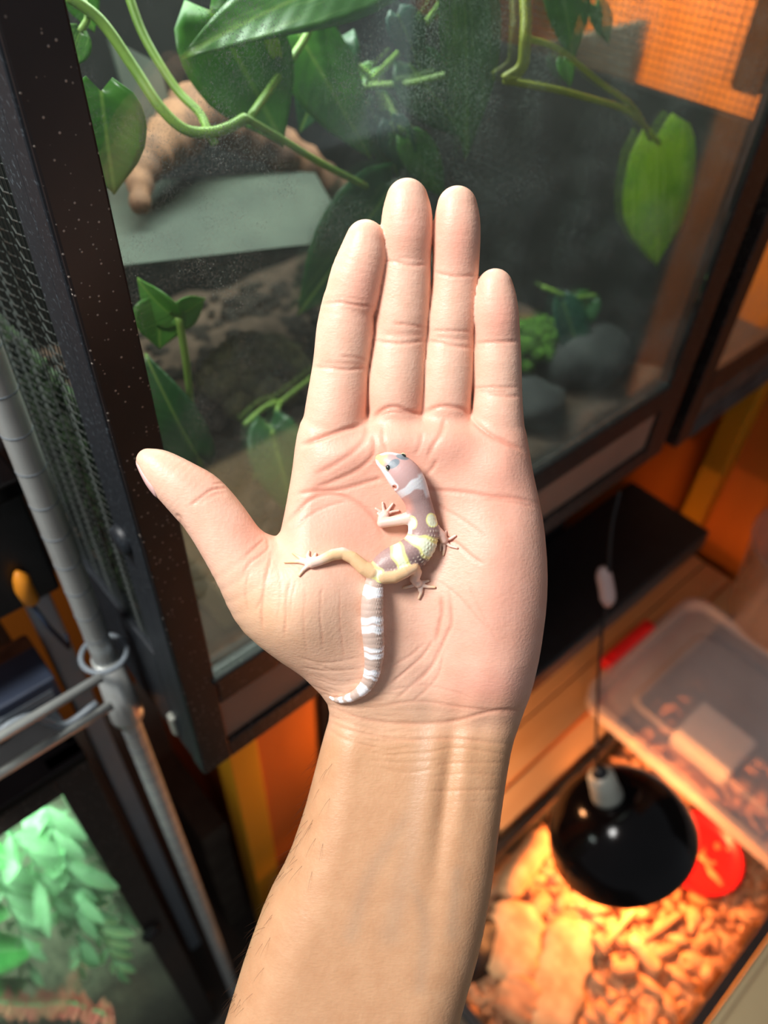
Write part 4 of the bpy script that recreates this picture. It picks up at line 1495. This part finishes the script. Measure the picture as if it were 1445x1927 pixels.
for x in (.42, .81):
    MB().box((x, .325, .367), (x + .016, .345, .664), .001).build('leg', M['black'], t)
# plug on a cord and a pale cable end, hanging in the dark gap
t = thing('cable_end', 'small pale cable end hanging in the dark gap right of the palm', 'cable', on(1058, 1052, 1, .355))
MB().tube([on(1070, 985, 1, .358), on(1062, 1025, 1, .356)], .0012, 6).build('wire', M['black'], t)
MB().tube([on(1064, 1018, 1, .356), on(1062, 1028, 1, .356), on(1057, 1046, 1, .356), on(1056, 1054, 1, .356)], [.003, .0055, .006, .004], 10).build('tip', M['ceramic'], t, True)

# second terrarium at the right
t = thing('terrarium', 'second glass terrarium, only its lower left corner in view at the right edge', 'terrarium', (.84, .45, .895))
for (lo, hi, n, m_) in [((.700, .27, .895), (.728, .284, 1.21), 'front_post', 'brown_frame'), ((.728, .27, .895), (.975, .284, .925), 'bottom_rail', 'stone'),
                        ((.728, .271, .925), (.975, .283, .955), 'lower_pane', 'soil_pale'), ((.728, .27, .955), (.975, .284, .985), 'middle_rail', 'brown_frame'),
                        ((.728, .274, .985), (.975, .278, 1.19), 'glass_door', 'front_glass'), ((.728, .27, 1.19), (.975, .284, 1.21), 'top_rail', 'brown_frame'),
                        ((.975, .27, .895), (1.0, .284, 1.21), 'front_post', 'brown_frame'), ((.700, .284, .895), (.708, .62, 1.21), 'side_panel', 'black'),
                        ((.708, .62, .895), (1.0, .63, 1.21), 'back_panel', 'slab'), ((.708, .284, .895), (1.0, .62, .905), 'base_panel', 'black')]:
    MB().box(lo, hi, .001).build(n, M[m_], t)
setting('trim_2', (.70, .55, 0.0), (1.02, .66, .895), M['wood_orange'])
setting('trim_3', (.705, .40, .87), (1.02, .55, .8945), M['wood_orange'])


l = bpy.data.lights.new('heat_lamp_by_wall', 'SPOT')
l.energy, l.color, l.spot_size, l.spot_blend, l.shadow_soft_size = 62.0, (1.0, .76, .56), 1.15, .6, .03
o = bpy.data.objects.new('heat_lamp_by_wall', l)
o.location = (.80, .54, 1.56)
o.rotation_euler = (Vector((1.02, .52, 1.20)) - o.location).to_track_quat('-Z', 'Y').to_euler()
COL.objects.link(o)
# ------------------------------------------------------------------ wire shelving at the left
_q = dep(183, 1200, .525)
PX, PY, PR = _q[0], _q[1], .0081
t = thing('wire_shelving', 'chrome wire shelving with a round post left of the terrarium', 'shelving', (PX, PY, 0))
MB().tube([(PX, PY, z) for z in np.linspace(0.0, 1.75, 30)], PR, 20).build('post', M['chrome'], t, True)
for i, z in enumerate(np.arange(0.10, 1.70, 0.0254)):
    MB().lathe((PX, PY, z), [(PR - .0001, -.0007), (PR + .0002, -.0004), (PR + .0002, .0004), (PR - .0001, .0007)], 20).build('groove_ring', M['grey_metal'], t, True)
zc = on(240, 1345, 1, PY)[2]
zr = on(195, 1228, 1, PY)[2]
MB().lathe((PX, PY, zc), [(PR, zr - zc - .006), (.0098, zr - zc - .006), (.0125, .004), (.0125, .0), (PR, .0)], 24, closed=True).build('sleeve', M['chrome'], t, True)
MB().lathe((PX, PY - .001, zr), [(.0155 + .002 * math.cos(a), .002 * math.sin(a)) for a in np.linspace(0, 2 * math.pi, 9)[:-1]], 28, closed=True).build('collar_ring', M['grey_metal'], t, True)
WZ = (on(172, 1285, 1, PY - .016)[2], on(180, 1345, 1, PY - .014)[2])
MB().tube([(PX - .010, PY - .016, WZ[0]), (-.30, PY - .016, WZ[0])], .0036, 10).build('top_wire', M['chrome'], t, True)
MB().tube([(PX - .010, PY - .014, WZ[1]), (-.30, PY - .014, WZ[1])], .0036, 10).build('bottom_wire', M['chrome'], t, True)
zz = []
for k in range(6):
    x = PX - .018 - k * .075
    zz += [(x, PY - .010, WZ[1] + .006), (x - .026, PY - .010, WZ[1] + .004), (x - .040, PY - .010, WZ[0] - .006), (x - .062, PY - .010, WZ[0] - .004)]
MB().tube(spline(zz, 5), .0026, 8).build('truss_wire', M['grey_metal'], t, True)
for k in range(8):
    x = -.075 - k * .028
    MB().tube([(x, PY - .016, WZ[0] + .003), (x, .60, WZ[0] + .003)], .0018, 6).build('deck_wire', M['chrome'], t, True)
q = on(160, 1320, 1, .47)
MB().box((q[0] - .010, .470, 0), (q[0] + .010, .492, 1.6), .003).build('rear_post', plain('pale_metal', srgb(178, 190, 198), .45, var=.08), t)

# things standing on the wire shelf
ZS = WZ[0] + .005
def boxthing(name, lab, cat, px, py, yy, w, d, hgt, mat, top=False, z=ZS, parts=()):
    """box whose front lower-middle is near a pixel on the plane y = yy"""
    p = on(px, py, 1, yy)
    lo, hi = (p[0] - w / 2, yy, z), (p[0] + w / 2, yy + d, z + hgt)
    tt = thing(name, lab, cat, (p[0], yy + d / 2, z))
    MB().box(lo, hi, .003).build('body', M[mat], tt)
    return tt, lo, hi
tt, lo, hi = boxthing('storage_box', 'black storage box standing on the wire shelf at the left edge', 'box', -40, 1180, .42, .12, .14, .11, 'black')
MB().box((lo[0] - .002, lo[1] - .002, hi[2] - .012), (hi[0] + .002, hi[1] + .002, hi[2] + .002), .002).build('lid', M['black_gloss'], tt)
ZT = .8855
def on_tank(px, py, dx, dy, hgt):
    p = on(px, py, 2, ZT)
    return (p[0] - dx / 2, p[1], ZT), (p[0] + dx / 2, p[1] + dy, ZT + hgt)
lo, hi = on_tank(66, 1345, .05, .04, .030)
tt = thing('supply_carton', 'small navy carton lying below the top wire, left of the post', 'carton', lo)
MB().box(lo, hi, .002).build('body', M['navy'], tt)
MB().box((lo[0] + .006, lo[1] - .0006, lo[2] + .008), (hi[0] - .006, lo[1], lo[2] + .018), .0).build('label_panel', M['grey_metal'], tt)
c = on(44, 1105, 1, .415)
tt = thing('cable_tag', 'orange cable tag hanging on the grey rear post strip', 'tag', (c[0], c[1], c[2] - .02))
MB().tube([c + np.array([0, 0, .016]), c + np.array([.001, 0, .008]), c, c + np.array([.001, 0, -.016]), c + np.array([.001, 0, -.02])], [.002, .006, .0065, .006, .002], 10).build('grip', M['orange_tag'], tt, True)
MB().tube([c + np.array([0, 0, -.018]), c + np.array([.004, 0, -.05]), c + np.array([.012, .005, -.09]), (c[0] + .014, .42, ZS - .05)], .0018, 6).build('cord', M['navy'], tt, True)
lo, hi = on_tank(20, 1290, .06, .03, .016)
tag(MB().box(lo, hi, .003).build('wood_offcut', M['bark']), 'brown wood offcut behind the navy carton, below the top wire', 'offcut')
lo, hi = on_tank(0, 1385, .05, .03, .02)
vs, fs = lump(((lo[0] + hi[0]) / 2, lo[1] + .012, ZT + .010), .026, 9, (1, .8, .5))
tag(mk('cleaning_cloth', vs, fs, M['grey_metal'], smooth=True), 'crumpled grey cleaning cloth at the left edge above the upper wire', 'cloth')

# ------------------------------------------------------------------ planted tank below the wire shelf
LY = 0.36
LXr, LZt = 0.030, 0.885
t = thing('terrarium', 'lower left terrarium, brightly lit, full of mint green plastic plants', 'terrarium', (-.12, .50, 0.0))
for (lo, hi, n, m_) in [((.002, LY, .0), (LXr, LY + .012, LZt), 'front_post', 'brown_frame'), ((-.30, LY, .845), (.002, LY + .012, .872), 'top_rail', 'brown_frame'),
                        ((-.30, LY - .003, .874), (LXr, LY + .02, LZt), 'top_edge', 'black_gloss'),
                        ((-.30, LY + .004, .05), (.002, LY + .007, .845), 'glass_door', 'clear_glass'), ((-.30, LY, .0), (.002, LY + .012, .05), 'bottom_rail', 'brown_frame'),
                        ((LXr - .008, LY + .012, 0), (LXr, .70, LZt), 'side_panel', 'side_frame'), ((-.30, .70, 0), (LXr, .71, LZt), 'back_panel', 'slab'),
                        ((-.31, LY, 0), (-.30, .71, LZt), 'side_panel', 'black'), ((-.30, LY + .012, .877), (LXr, .70, .884), 'lid_panel', 'black')]:
    MB().box(lo, hi, .001).build(n, M[m_], t)
c = on(283, 1752, 1, LY)
MB().lathe((c[0], LY - .001, c[2]), [(0, -.008), (.010, -.007), (.012, -.003), (.012, .001)], 18, (0, 1, 0)).build('lock', M['black'], t, True)
area_light('planted_tank_lamp', (-.12, .46, .87), (-.10, .47, .4), .24, 4.6, (.88, 1.0, .92), .10)
v_, f_ = ground(-.298, .020, LY + .014, .698, .40, .012, 24, 24, 5, .006)
tag(mk('moss_bed', v_, f_, M['moss_dull'], smooth=True), 'dull grey-green moss bed on the floor of the lower left tank', 'moss', kind='stuff')

leaf_mesh = {}
def spray(lab, pts, n, L, mat, seed, grp, stem_r=.0013, ratio=.25):
    """a drooping plastic spray: one stem, paired narrow leaves"""
    P_ = spline([dep(*p) for p in pts], 10)
    t_ = thing('plastic_plant', lab, 'plant', P_[0], grp)
    MB().tube(P_, np.linspace(stem_r * 1.3, stem_r * .6, len(P_)), 6).build('stem', M['plant_stem'], t_, True)
    rr = np.random.RandomState(seed)
    for i in range(n):
        f = (i + 1.2) / (n + .6)
        k = min(len(P_) - 2, int(f * (len(P_) - 1)))
        tg = P_[k + 1] - P_[k]
        tg /= np.linalg.norm(tg)
        sd = np.cross(tg, -FWD)
        sd /= np.linalg.norm(sd)
        for sgn in ((-1, 1) if i < n - 1 else (0,)):
            ang = .75 * (1 - .35 * f) + rr.uniform(-.12, .12)
            d = tg * math.cos(ang) + sd * sgn * math.sin(ang) - FWD * rr.uniform(-.35, .35)
            if sgn == 0:
                d = tg
            d /= np.linalg.norm(d)
            l = L * (1 - .45 * f) * rr.uniform(.85, 1.15)
            key = 'narrow'
            nn = -FWD + sd * sgn * .3 + np.array([0, 0, .5])
            nn = nn - d * (nn @ d)
            nn /= np.linalg.norm(nn)
            s2 = np.cross(nn, d)
            if (mat, key) not in leaf_mesh:
                vs, fs, lu, lv = leaf_geo(1.0, ratio, fold=.3, droop=.18, lobe=0, narrow=True, nu=9, nv=5)
                o_ = mk('leaf', vs, fs, M[mat], None, True, origin=(0, 0, 0))
                vattr(o_.data, 'lu', lu)
                vattr(o_.data, 'lv', lv)
                leaf_mesh[(mat, key)] = o_.data
                bpy.data.objects.remove(o_)
            lo = bpy.data.objects.new('leaf', leaf_mesh[(mat, key)])
            link(lo, t_)
            R3 = np.stack([d, s2, nn], 1) * l
            off = P_[k] - np.array(t_.location)
            lo.matrix_basis = Matrix(((*R3[0], off[0]), (*R3[1], off[1]), (*R3[2], off[2]), (0, 0, 0, 1)))
    return t_


G = 'mint green sprays in the lower left tank'
spray('mint green spray nearest the top corner of the lit tank', [(82, 1500, .67), (98, 1560, .69), (130, 1640, .73), (156, 1720, .77)], 9, .062, 'plastic_leaf', 1, G)
spray('mint green spray hanging from the upper left of the lit tank', [(10, 1560, .67), (50, 1600, .69), (95, 1680, .73), (120, 1760, .77)], 9, .06, 'plastic_leaf', 2, G)
spray('mint green spray whose tip droops lowest toward the right', [(60, 1640, .72), (120, 1680, .74), (190, 1760, .79), (232, 1840, .83)], 10, .062, 'plastic_leaf', 3, G)
spray('mint green spray pointing straight down in the middle of the lit tank', [(120, 1600, .70), (140, 1680, .74), (150, 1770, .79), (155, 1830, .82)], 9, .056, 'plastic_leaf', 4, G)
spray('pale spray against the rear right of the lit tank', [(150, 1560, .76), (185, 1620, .80), (215, 1690, .85), (235, 1740, .88)], 9, .06, 'plastic_leaf', 5, G)
spray('mint green spray running along the left edge of the frame', [(-20, 1600, .70), (10, 1680, .74), (45, 1770, .79), (60, 1850, .83)], 9, .058, 'plastic_leaf', 6, G)
spray('short upright spray with broad leaves in the tank corner', [(95, 1640, .78), (85, 1600, .76), (75, 1560, .74), (60, 1530, .72)], 6, .05, 'plastic_leaf', 7, G)
t = thing('plastic_plant', 'plastic plant with broad glossy green leaves at the left photo edge', 'plant', dep(-30, 1800, .82))
for b, tp, w in [((-40, 1790, .80), (66, 1790, .78), 92), ((-50, 1600, .72), (22, 1620, .71), 80), ((-40, 1700, .76), (14, 1728, .75), 70), ((30, 1640, .80), (75, 1740, .82), 80), ((-30, 1880, .84), (50, 1850, .83), 80)]:
    place_leaf('leaf', dep(*b), dep(*tp), pxw(w, .77), M['plastic_broad'], t, wave=.03)
MB().tube(spline([dep(-40, 1590, .73), dep(-42, 1700, .77), dep(-42, 1800, .81), dep(-36, 1900, .85)], 6), .003, 8).build('stem', M['plant_stem'], t, True)
t = thing('plastic_plant', 'coral pink plastic succulent stem along the bottom left corner', 'plant', dep(90, 1905, .86))
stem = spline([dep(-30, 1880, .83), dep(60, 1890, .84), dep(130, 1885, .85), dep(205, 1910, .86)], 6)
MB().tube(stem, .003, 8).build('stem', M['plant_stem'], t, True)
rr = np.random.RandomState(3)
for i, p in enumerate(stem[::1]):
    for s in (-1, 1):
        d = np.array([rr.uniform(-.4, .4), 0, 0]) + UP * s * rr.uniform(.6, 1) - FWD * .3
        place_leaf('leaf', p, p + d / np.linalg.norm(d) * .019, .013, M['coral_leaf'], t, fold=.4, droop=.1, nu=6, nv=5)

# low carton and pipe in the gap between the tanks
p = on(400, 1560, 1, .46)
t = thing('carton', 'plain dark grey-brown carton in the gap below the terrarium corner', 'box', (p[0], .6, 0))
MB().box((p[0] - .02, .46, 0), (p[0] + .02, .60, p[2]), .003).build('body', M['cardboard'], t)
MB().box((p[0] - .02, .455, p[2] - .05), (p[0] + .02, .46, p[2] + .001), .001).build('flap', M['cardboard'], t)

# ------------------------------------------------------------------ low table with the heated tank
t = thing('low_table', 'dark low table carrying the orange-lit tank', 'table', (.6, 0, 0))
MB().box((.18, -.50, .335), (1.0, .350, .365), .003).build('tabletop', M['cardboard'], t)
for x, y in ((.14, -.48), (.96, -.48), (.14, .30), (.96, .30)):
    MB().box((x, y, 0), (x + .03, y + .03, .335), .002).build('leg', M['black'], t)
X0, X1, Y0, Y1, ZB, ZR = .225, .80, -.10, .166, .366, .488
tank = thing('glass_tank', 'open glass tank with black rim and wood chips under the heat lamp', 'tank', ((X0 + X1) / 2, (Y0 + Y1) / 2, ZB))
for (lo, hi, n, m_) in [((X0, Y0, ZB), (X1, Y1, ZB + .006), 'base_panel', 'black'),
                        ((X0, Y0, ZB + .006), (X1, Y0 + .004, ZR - .008), 'glass_wall', 'clear_glass'), ((X0, Y1 - .004, ZB + .006), (X1, Y1, ZR - .008), 'glass_wall', 'clear_glass'),
                        ((X0, Y0 + .004, ZB + .006), (X0 + .004, Y1 - .004, ZR - .008), 'glass_wall', 'clear_glass'), ((X1 - .004, Y0 + .004, ZB + .006), (X1, Y1 - .004, ZR - .008), 'glass_wall', 'clear_glass'),
                        ((X0 - .002, Y0 - .006, ZR - .016), (X1 + .002, Y0 + .006, ZR), 'rim', 'black'), ((X0 - .002, Y1 - .004, ZR - .016), (X1 + .002, Y1 + .006, ZR), 'rim', 'black'),
                        ((X0 - .004, Y0 + .006, ZR - .016), (X0 + .006, Y1 - .004, ZR), 'rim', 'black'), ((X1 - .006, Y0 + .006, ZR - .016), (X1 + .004, Y1 - .004, ZR), 'rim', 'black')]:
    MB().box(lo, hi, .0008).build(n, M[m_], tank)
BZ = .432
v_, f_ = ground(X0 + .005, X1 - .005, Y0 + .005, Y1 - .005, BZ - .006, .006, 50, 34, 12, ZB + .007)
mb = MB().add(v_, f_)
big_chips = []
rr = np.random.RandomState(21)
for i in range(1300):
    x, y = rr.uniform(X0 + .015, X1 - .015), rr.uniform(Y0 + .012, Y1 - .012)
    r = rr.uniform(.0045, .012) * (1.4 if rr.rand() < .12 else 1)
    a, b_ = lump((x, y, BZ - .003 + rr.uniform(-.002, .005)), r, i, (1 + rr.rand() * 1.3, .8, .42), 1, .45)
    th = rr.uniform(0, 3.14)
    a = np.array(a)
    dx, dy = a[:, 0] - x, a[:, 1] - y
    a[:, 0], a[:, 1] = x + dx * math.cos(th) - dy * math.sin(th), y + dx * math.sin(th) + dy * math.cos(th)
    if r > .0105 and a[:, 0].mean() > .30 and len(big_chips) < 220:
        big_chips.append((a + np.array([0, 0, .002]), b_))
    else:
        mb.add(a, b_)
bed = tag(mb.build('wood_chip_bedding', M['chip_dark'], smooth=True), 'loose wood chip bedding filling the heated tank', 'bedding', kind='stuff')
for a, b_ in big_chips:
    mk('wood_chip', a, b_, M['chip_dark'], bed, True)

def chunk(name, lab, cat, a, b, w, th, seed, mat='chip', lift=.004):
    """irregular piece of bark from pixel a to pixel b on the bedding"""
    A, B = on(a[0], a[1], 2, BZ + lift), on(b[0], b[1], 2, BZ + lift)
    ax = B - A
    L = np.linalg.norm(ax)
    ax /= L
    sd = np.cross([0, 0, 1], ax)
    rr = np.random.RandomState(seed)
    vs, fs = [], []
    nu, nv = 14, 10
    for i in range(nu):
        t_ = i / (nu - 1)
        e = min(1, .55 + 3 * min(t_, 1 - t_))
        for k in range(nv):
            an = 2 * math.pi * k / nv
            rad = e * (1 + rr.uniform(-.13, .13))
            vs.append(A + ax * L * t_ + sd * math.cos(an) * w / 2 * rad + np.array([0, 0, th / 2 * (math.sin(an) * rad + .6)]))
    for i in range(nu - 1):
        for k in range(nv):
            fs.append((i * nv + k, i * nv + (k + 1) % nv, (i + 1) * nv + (k + 1) % nv, (i + 1) * nv + k))
    fs.append(tuple(range(nv))[::-1])
    fs.append(tuple((nu - 1) * nv + k for k in range(nv)))
    return tag(mk(name, vs, fs, M[mat], smooth=True), lab, cat)
chunk('bark_slab', 'long flat slab of cork bark lying toward the viewer in the wood chips', 'bark', (1082, 1735), (1020, 1960), .062, .014, 1)
chunk('bark_log', 'rounded pale log against the rear rim left of the black lamp', 'log', (945, 1690), (1022, 1572), .036, .030, 2)
chunk('bark_slab', 'broad crumbly bark piece beside the forearm', 'bark', (975, 1700), (955, 1850), .066, .016, 3)
chunk('bark_slab', 'second bark piece lower beside the forearm edge', 'bark', (985, 1840), (960, 1927), .05, .018, 4, 'chip_dark')
chunk('stick', 'short pale stick right of the long bark slab', 'stick', (1185, 1765), (1238, 1835), .019, .014, 5)
chunk('stick', 'thin stick lying below the lamp rim', 'stick', (1120, 1800), (1195, 1712), .009, .008, 6)
chunk('stick', 'stubby stick piece between the slab and the short stick', 'stick', (1150, 1830), (1195, 1822), .018, .012, 7, 'chip_dark')
chunk('stick', 'slanting stick near the right front of the chips', 'stick', (1280, 1720), (1200, 1780), .010, .009, 8, 'chip_dark')
chunk('bark_chunk', 'round bark nugget under the front of the lamp', 'bark', (1120, 1790), (1140, 1775), .028, .02, 9, 'chip_dark')

# shelf of pine boards behind the tank
t = thing('pine_shelf', 'pale pine boards forming a ledge behind the heated tank', 'shelf', (.7, .24, .366))
for (y0, y1, z) in ((.178, .212, .486), (.214, .262, .486), (.264, .312, .486)):
    MB().box((.40, y0, z - .018), (1.0, y1, z), .0015).build('board', M['pine'], t)
for x in (.41, .70, .97):
    MB().box((x, .18, .366), (x + .02, .31, .468), .001).build('bracket', M['black'], t)
MB().box((.40, .212, .4862), (1.0, .2145, .490), .0005).build('edge_strip', M['wood_orange'], t)

# heat lamp: dome, socket, cord
rimc = dep(1170, 1578, .925)
sock = dep(1131, 1462, .868)
ax = sock - rimc
hgt = np.linalg.norm(ax)
ax /= hgt
RD = .5 * 272 * .925 / F_PX
t = thing('heat_lamp', 'glossy black dome heat lamp hanging over the wood chips', 'lamp', rimc)
prof = [(RD, 0), (RD * 1.012, .002), (RD * .995, .006), (RD * .95, .026), (RD * .83, .048), (RD * .64, .066), (RD * .42, .078), (.017, .084),
        (.015, .083), (RD * .40, .075), (RD * .62, .063), (RD * .81, .046), (RD * .93, .025), (RD * .975, .004)]
MB().lathe(rimc, prof, 64, ax, True).build('dome', M['black_gloss'], t, True)
MB().lathe(rimc + ax * .082, [(.0, .0), (.0185, .0), (.018, .008), (.0165, .02), (.0155, .036), (.010, .042), (.0, .043)], 28, ax).build('socket', M['ceramic'], t, True)
MB().lathe(rimc + ax * .012, [(0, -.018), (.016, -.014), (.026, .0), (.026, .014), (.018, .034), (.012, .05), (.012, .07), (0, .071)], 24, ax).build('bulb', plain('bulb_glass', srgb(250, 150, 70), .3), t, True)
MB().tube([rimc + ax * .118, rimc + ax * .126, rimc + ax * .134], [.010, .009, .005], 12).build('strain_relief', M['black'], t, True)
top = rimc + ax * .132
cordp = [top, dep(1122, 1395, .90), dep(1126, 1280, .86), dep(1134, 1180, .82), dep(1143, 1120, .80), dep(1150, 1000, .77), dep(1166, 925, .755)]
MB().tube(spline(cordp, 8), .0017, 8).build('cord', M['black'], t, True)
sw = spline([dep(1133, 1068, .79), dep(1138, 1090, .795), dep(1143, 1118, .80), dep(1143, 1140, .805)], 4)
MB().tube(sw, np.interp(np.linspace(0, 1, len(sw)), [0, .2, .8, 1], [.004, .0085, .0085, .004]), 12).build('inline_switch', plain('switch', srgb(190, 160, 155), .4), t, True)
l = bpy.data.lights.new('orange_light', 'POINT')
l.energy = 6.0
l.color = (1.0, .35, .10)
l.shadow_soft_size = .02
lo = bpy.data.objects.new('orange_light', l)
lo.location = tuple(rimc - ax * .014)
COL.objects.link(lo)

# red dish
c = on(1316, 1606, 2, BZ + .012)
rd = .5 * 158 * 1.0 / F_PX
tag(MB().lathe((c[0], c[1], BZ + .003), [(0, .004), (rd * .78, .004), (rd * .86, .006), (rd * .9, .016), (rd, .017), (rd, .012), (rd * .93, .010), (rd * .88, 0), (0, 0)], 40).build('dish', M['red'], smooth=True),
    'round bright red dish beside the black lamp', 'dish')

# translucent bin lid lying over the tank's right end
t = thing('bin_lid', 'translucent plastic bin lid with a red latch lying over the tank', 'lid', (.76, .06, ZR + .001))
lz = ZR + .001
LX0, LX1, LY0, LY1 = .615, .905, -.30, .236
def rrect(x0, x1, y0, y1, r, z, n=6):
    out = []
    for cx, cy, a0 in ((x1 - r, y1 - r, 0), (x0 + r, y1 - r, 90), (x0 + r, y0 + r, 180), (x1 - r, y0 + r, 270)):
        for k in range(n + 1):
            a = math.radians(a0 + 90 * k / n)
            out.append((cx + r * math.cos(a), cy + r * math.sin(a), z))
    return out
loops = [rrect(LX0, LX1, LY0, LY1, .035, lz), rrect(LX0, LX1, LY0, LY1, .035, lz + .022), rrect(LX0 + .008, LX1 - .008, LY0 + .008, LY1 - .008, .03, lz + .024),
         rrect(LX0 + .016, LX1 - .016, LY0 + .016, LY1 - .016, .028, lz + .012), rrect(LX0 + .05, LX1 - .05, LY0 + .05, LY1 - .05, .02, lz + .012),
         rrect(LX0 + .056, LX1 - .056, LY0 + .056, LY1 - .056, .02, lz + .018)]
n = len(loops[0])
vs = [p for L_ in loops for p in L_]
fs = [(i * n + k, i * n + (k + 1) % n, (i + 1) * n + (k + 1) % n, (i + 1) * n + k) for i in range(len(loops) - 1) for k in range(n)]
fs.append(tuple((len(loops) - 1) * n + k for k in range(n)))
o = mk('lid_shell', vs, fs, M['clear_plastic'], t, False)
MB().box((.685, LY1 - .004, lz + .004), (.800, LY1 + .016, lz + .026), .005).build('latch', M['red'], t)
MB().box((.70, LY1 + .004, lz + .0255), (.785, LY1 + .010, lz + .029), .001).build('latch_grip', M['red'], t)

# white plastic hide under the lid, clear deli cup behind it
c = on(1335, 1320, 2, .45)
t = thing('reptile_hide', 'white plastic hide box seen through the translucent lid', 'hide', (.74, .07, BZ))
MB().box((.70, .03, BZ - .002), (.775, .12, BZ + .042), .006).build('body', M['white_plastic'], t)
MB().box((.715, .0285, BZ), (.745, .0305, BZ + .026), .0005).build('doorway', M['black'], t)
cc = on(1472, 1160, 2, lz + .03)
tag(MB().lathe((cc[0], cc[1], lz + .0245), [(0, 0), (.070, 0), (.080, .006), (.096, .150), (.099, .152), (.099, .156), (.095, .156), (.0785, .008), (0, .002)], 44).build('deli_cup', M['cup_plastic'], smooth=True),
    'clear round plastic cup standing on the lid at the right edge', 'cup')

# pale tray in the bottom right corner, tilted up against the tank's near wall
t = thing('pale_tray', 'cream coloured tray with a raised edge in the bottom right corner', 'tray', (.5, -.25, .366))
MB().box((.34, -.45, .366), (.80, -.109, .474), .004).build('base', M['cream'], t)
MB().box((.34, -.118, .474), (.80, -.109, .480), .002).build('raised_edge', M['cream'], t)
MB().tube([(.36, -.165, .4755), (.78, -.165, .4755)], .0022, 6).build('ridge', M['cream'], t, True)

# black blob put in for the dark void at the shaded end
c = on(893, 1790, 2, BZ)
vs, fs = lump((c[0], c[1], BZ + .006), .034, 77, (1.25, .9, .6))
tag(mk('void_blob', vs, fs, M['black'], smooth=True), 'black rock in the chips against the forearm edge', 'blob')

l = bpy.data.lights.new('orange_light', 'POINT')  # added light, unseen behind the wrist, to colour post and boards orange
l.energy, l.color, l.shadow_soft_size = 2.3, (1.0, .42, .16), .02
lo = bpy.data.objects.new('orange_light', l)
lo.location = (.380, .305, .650)
COL.objects.link(lo)
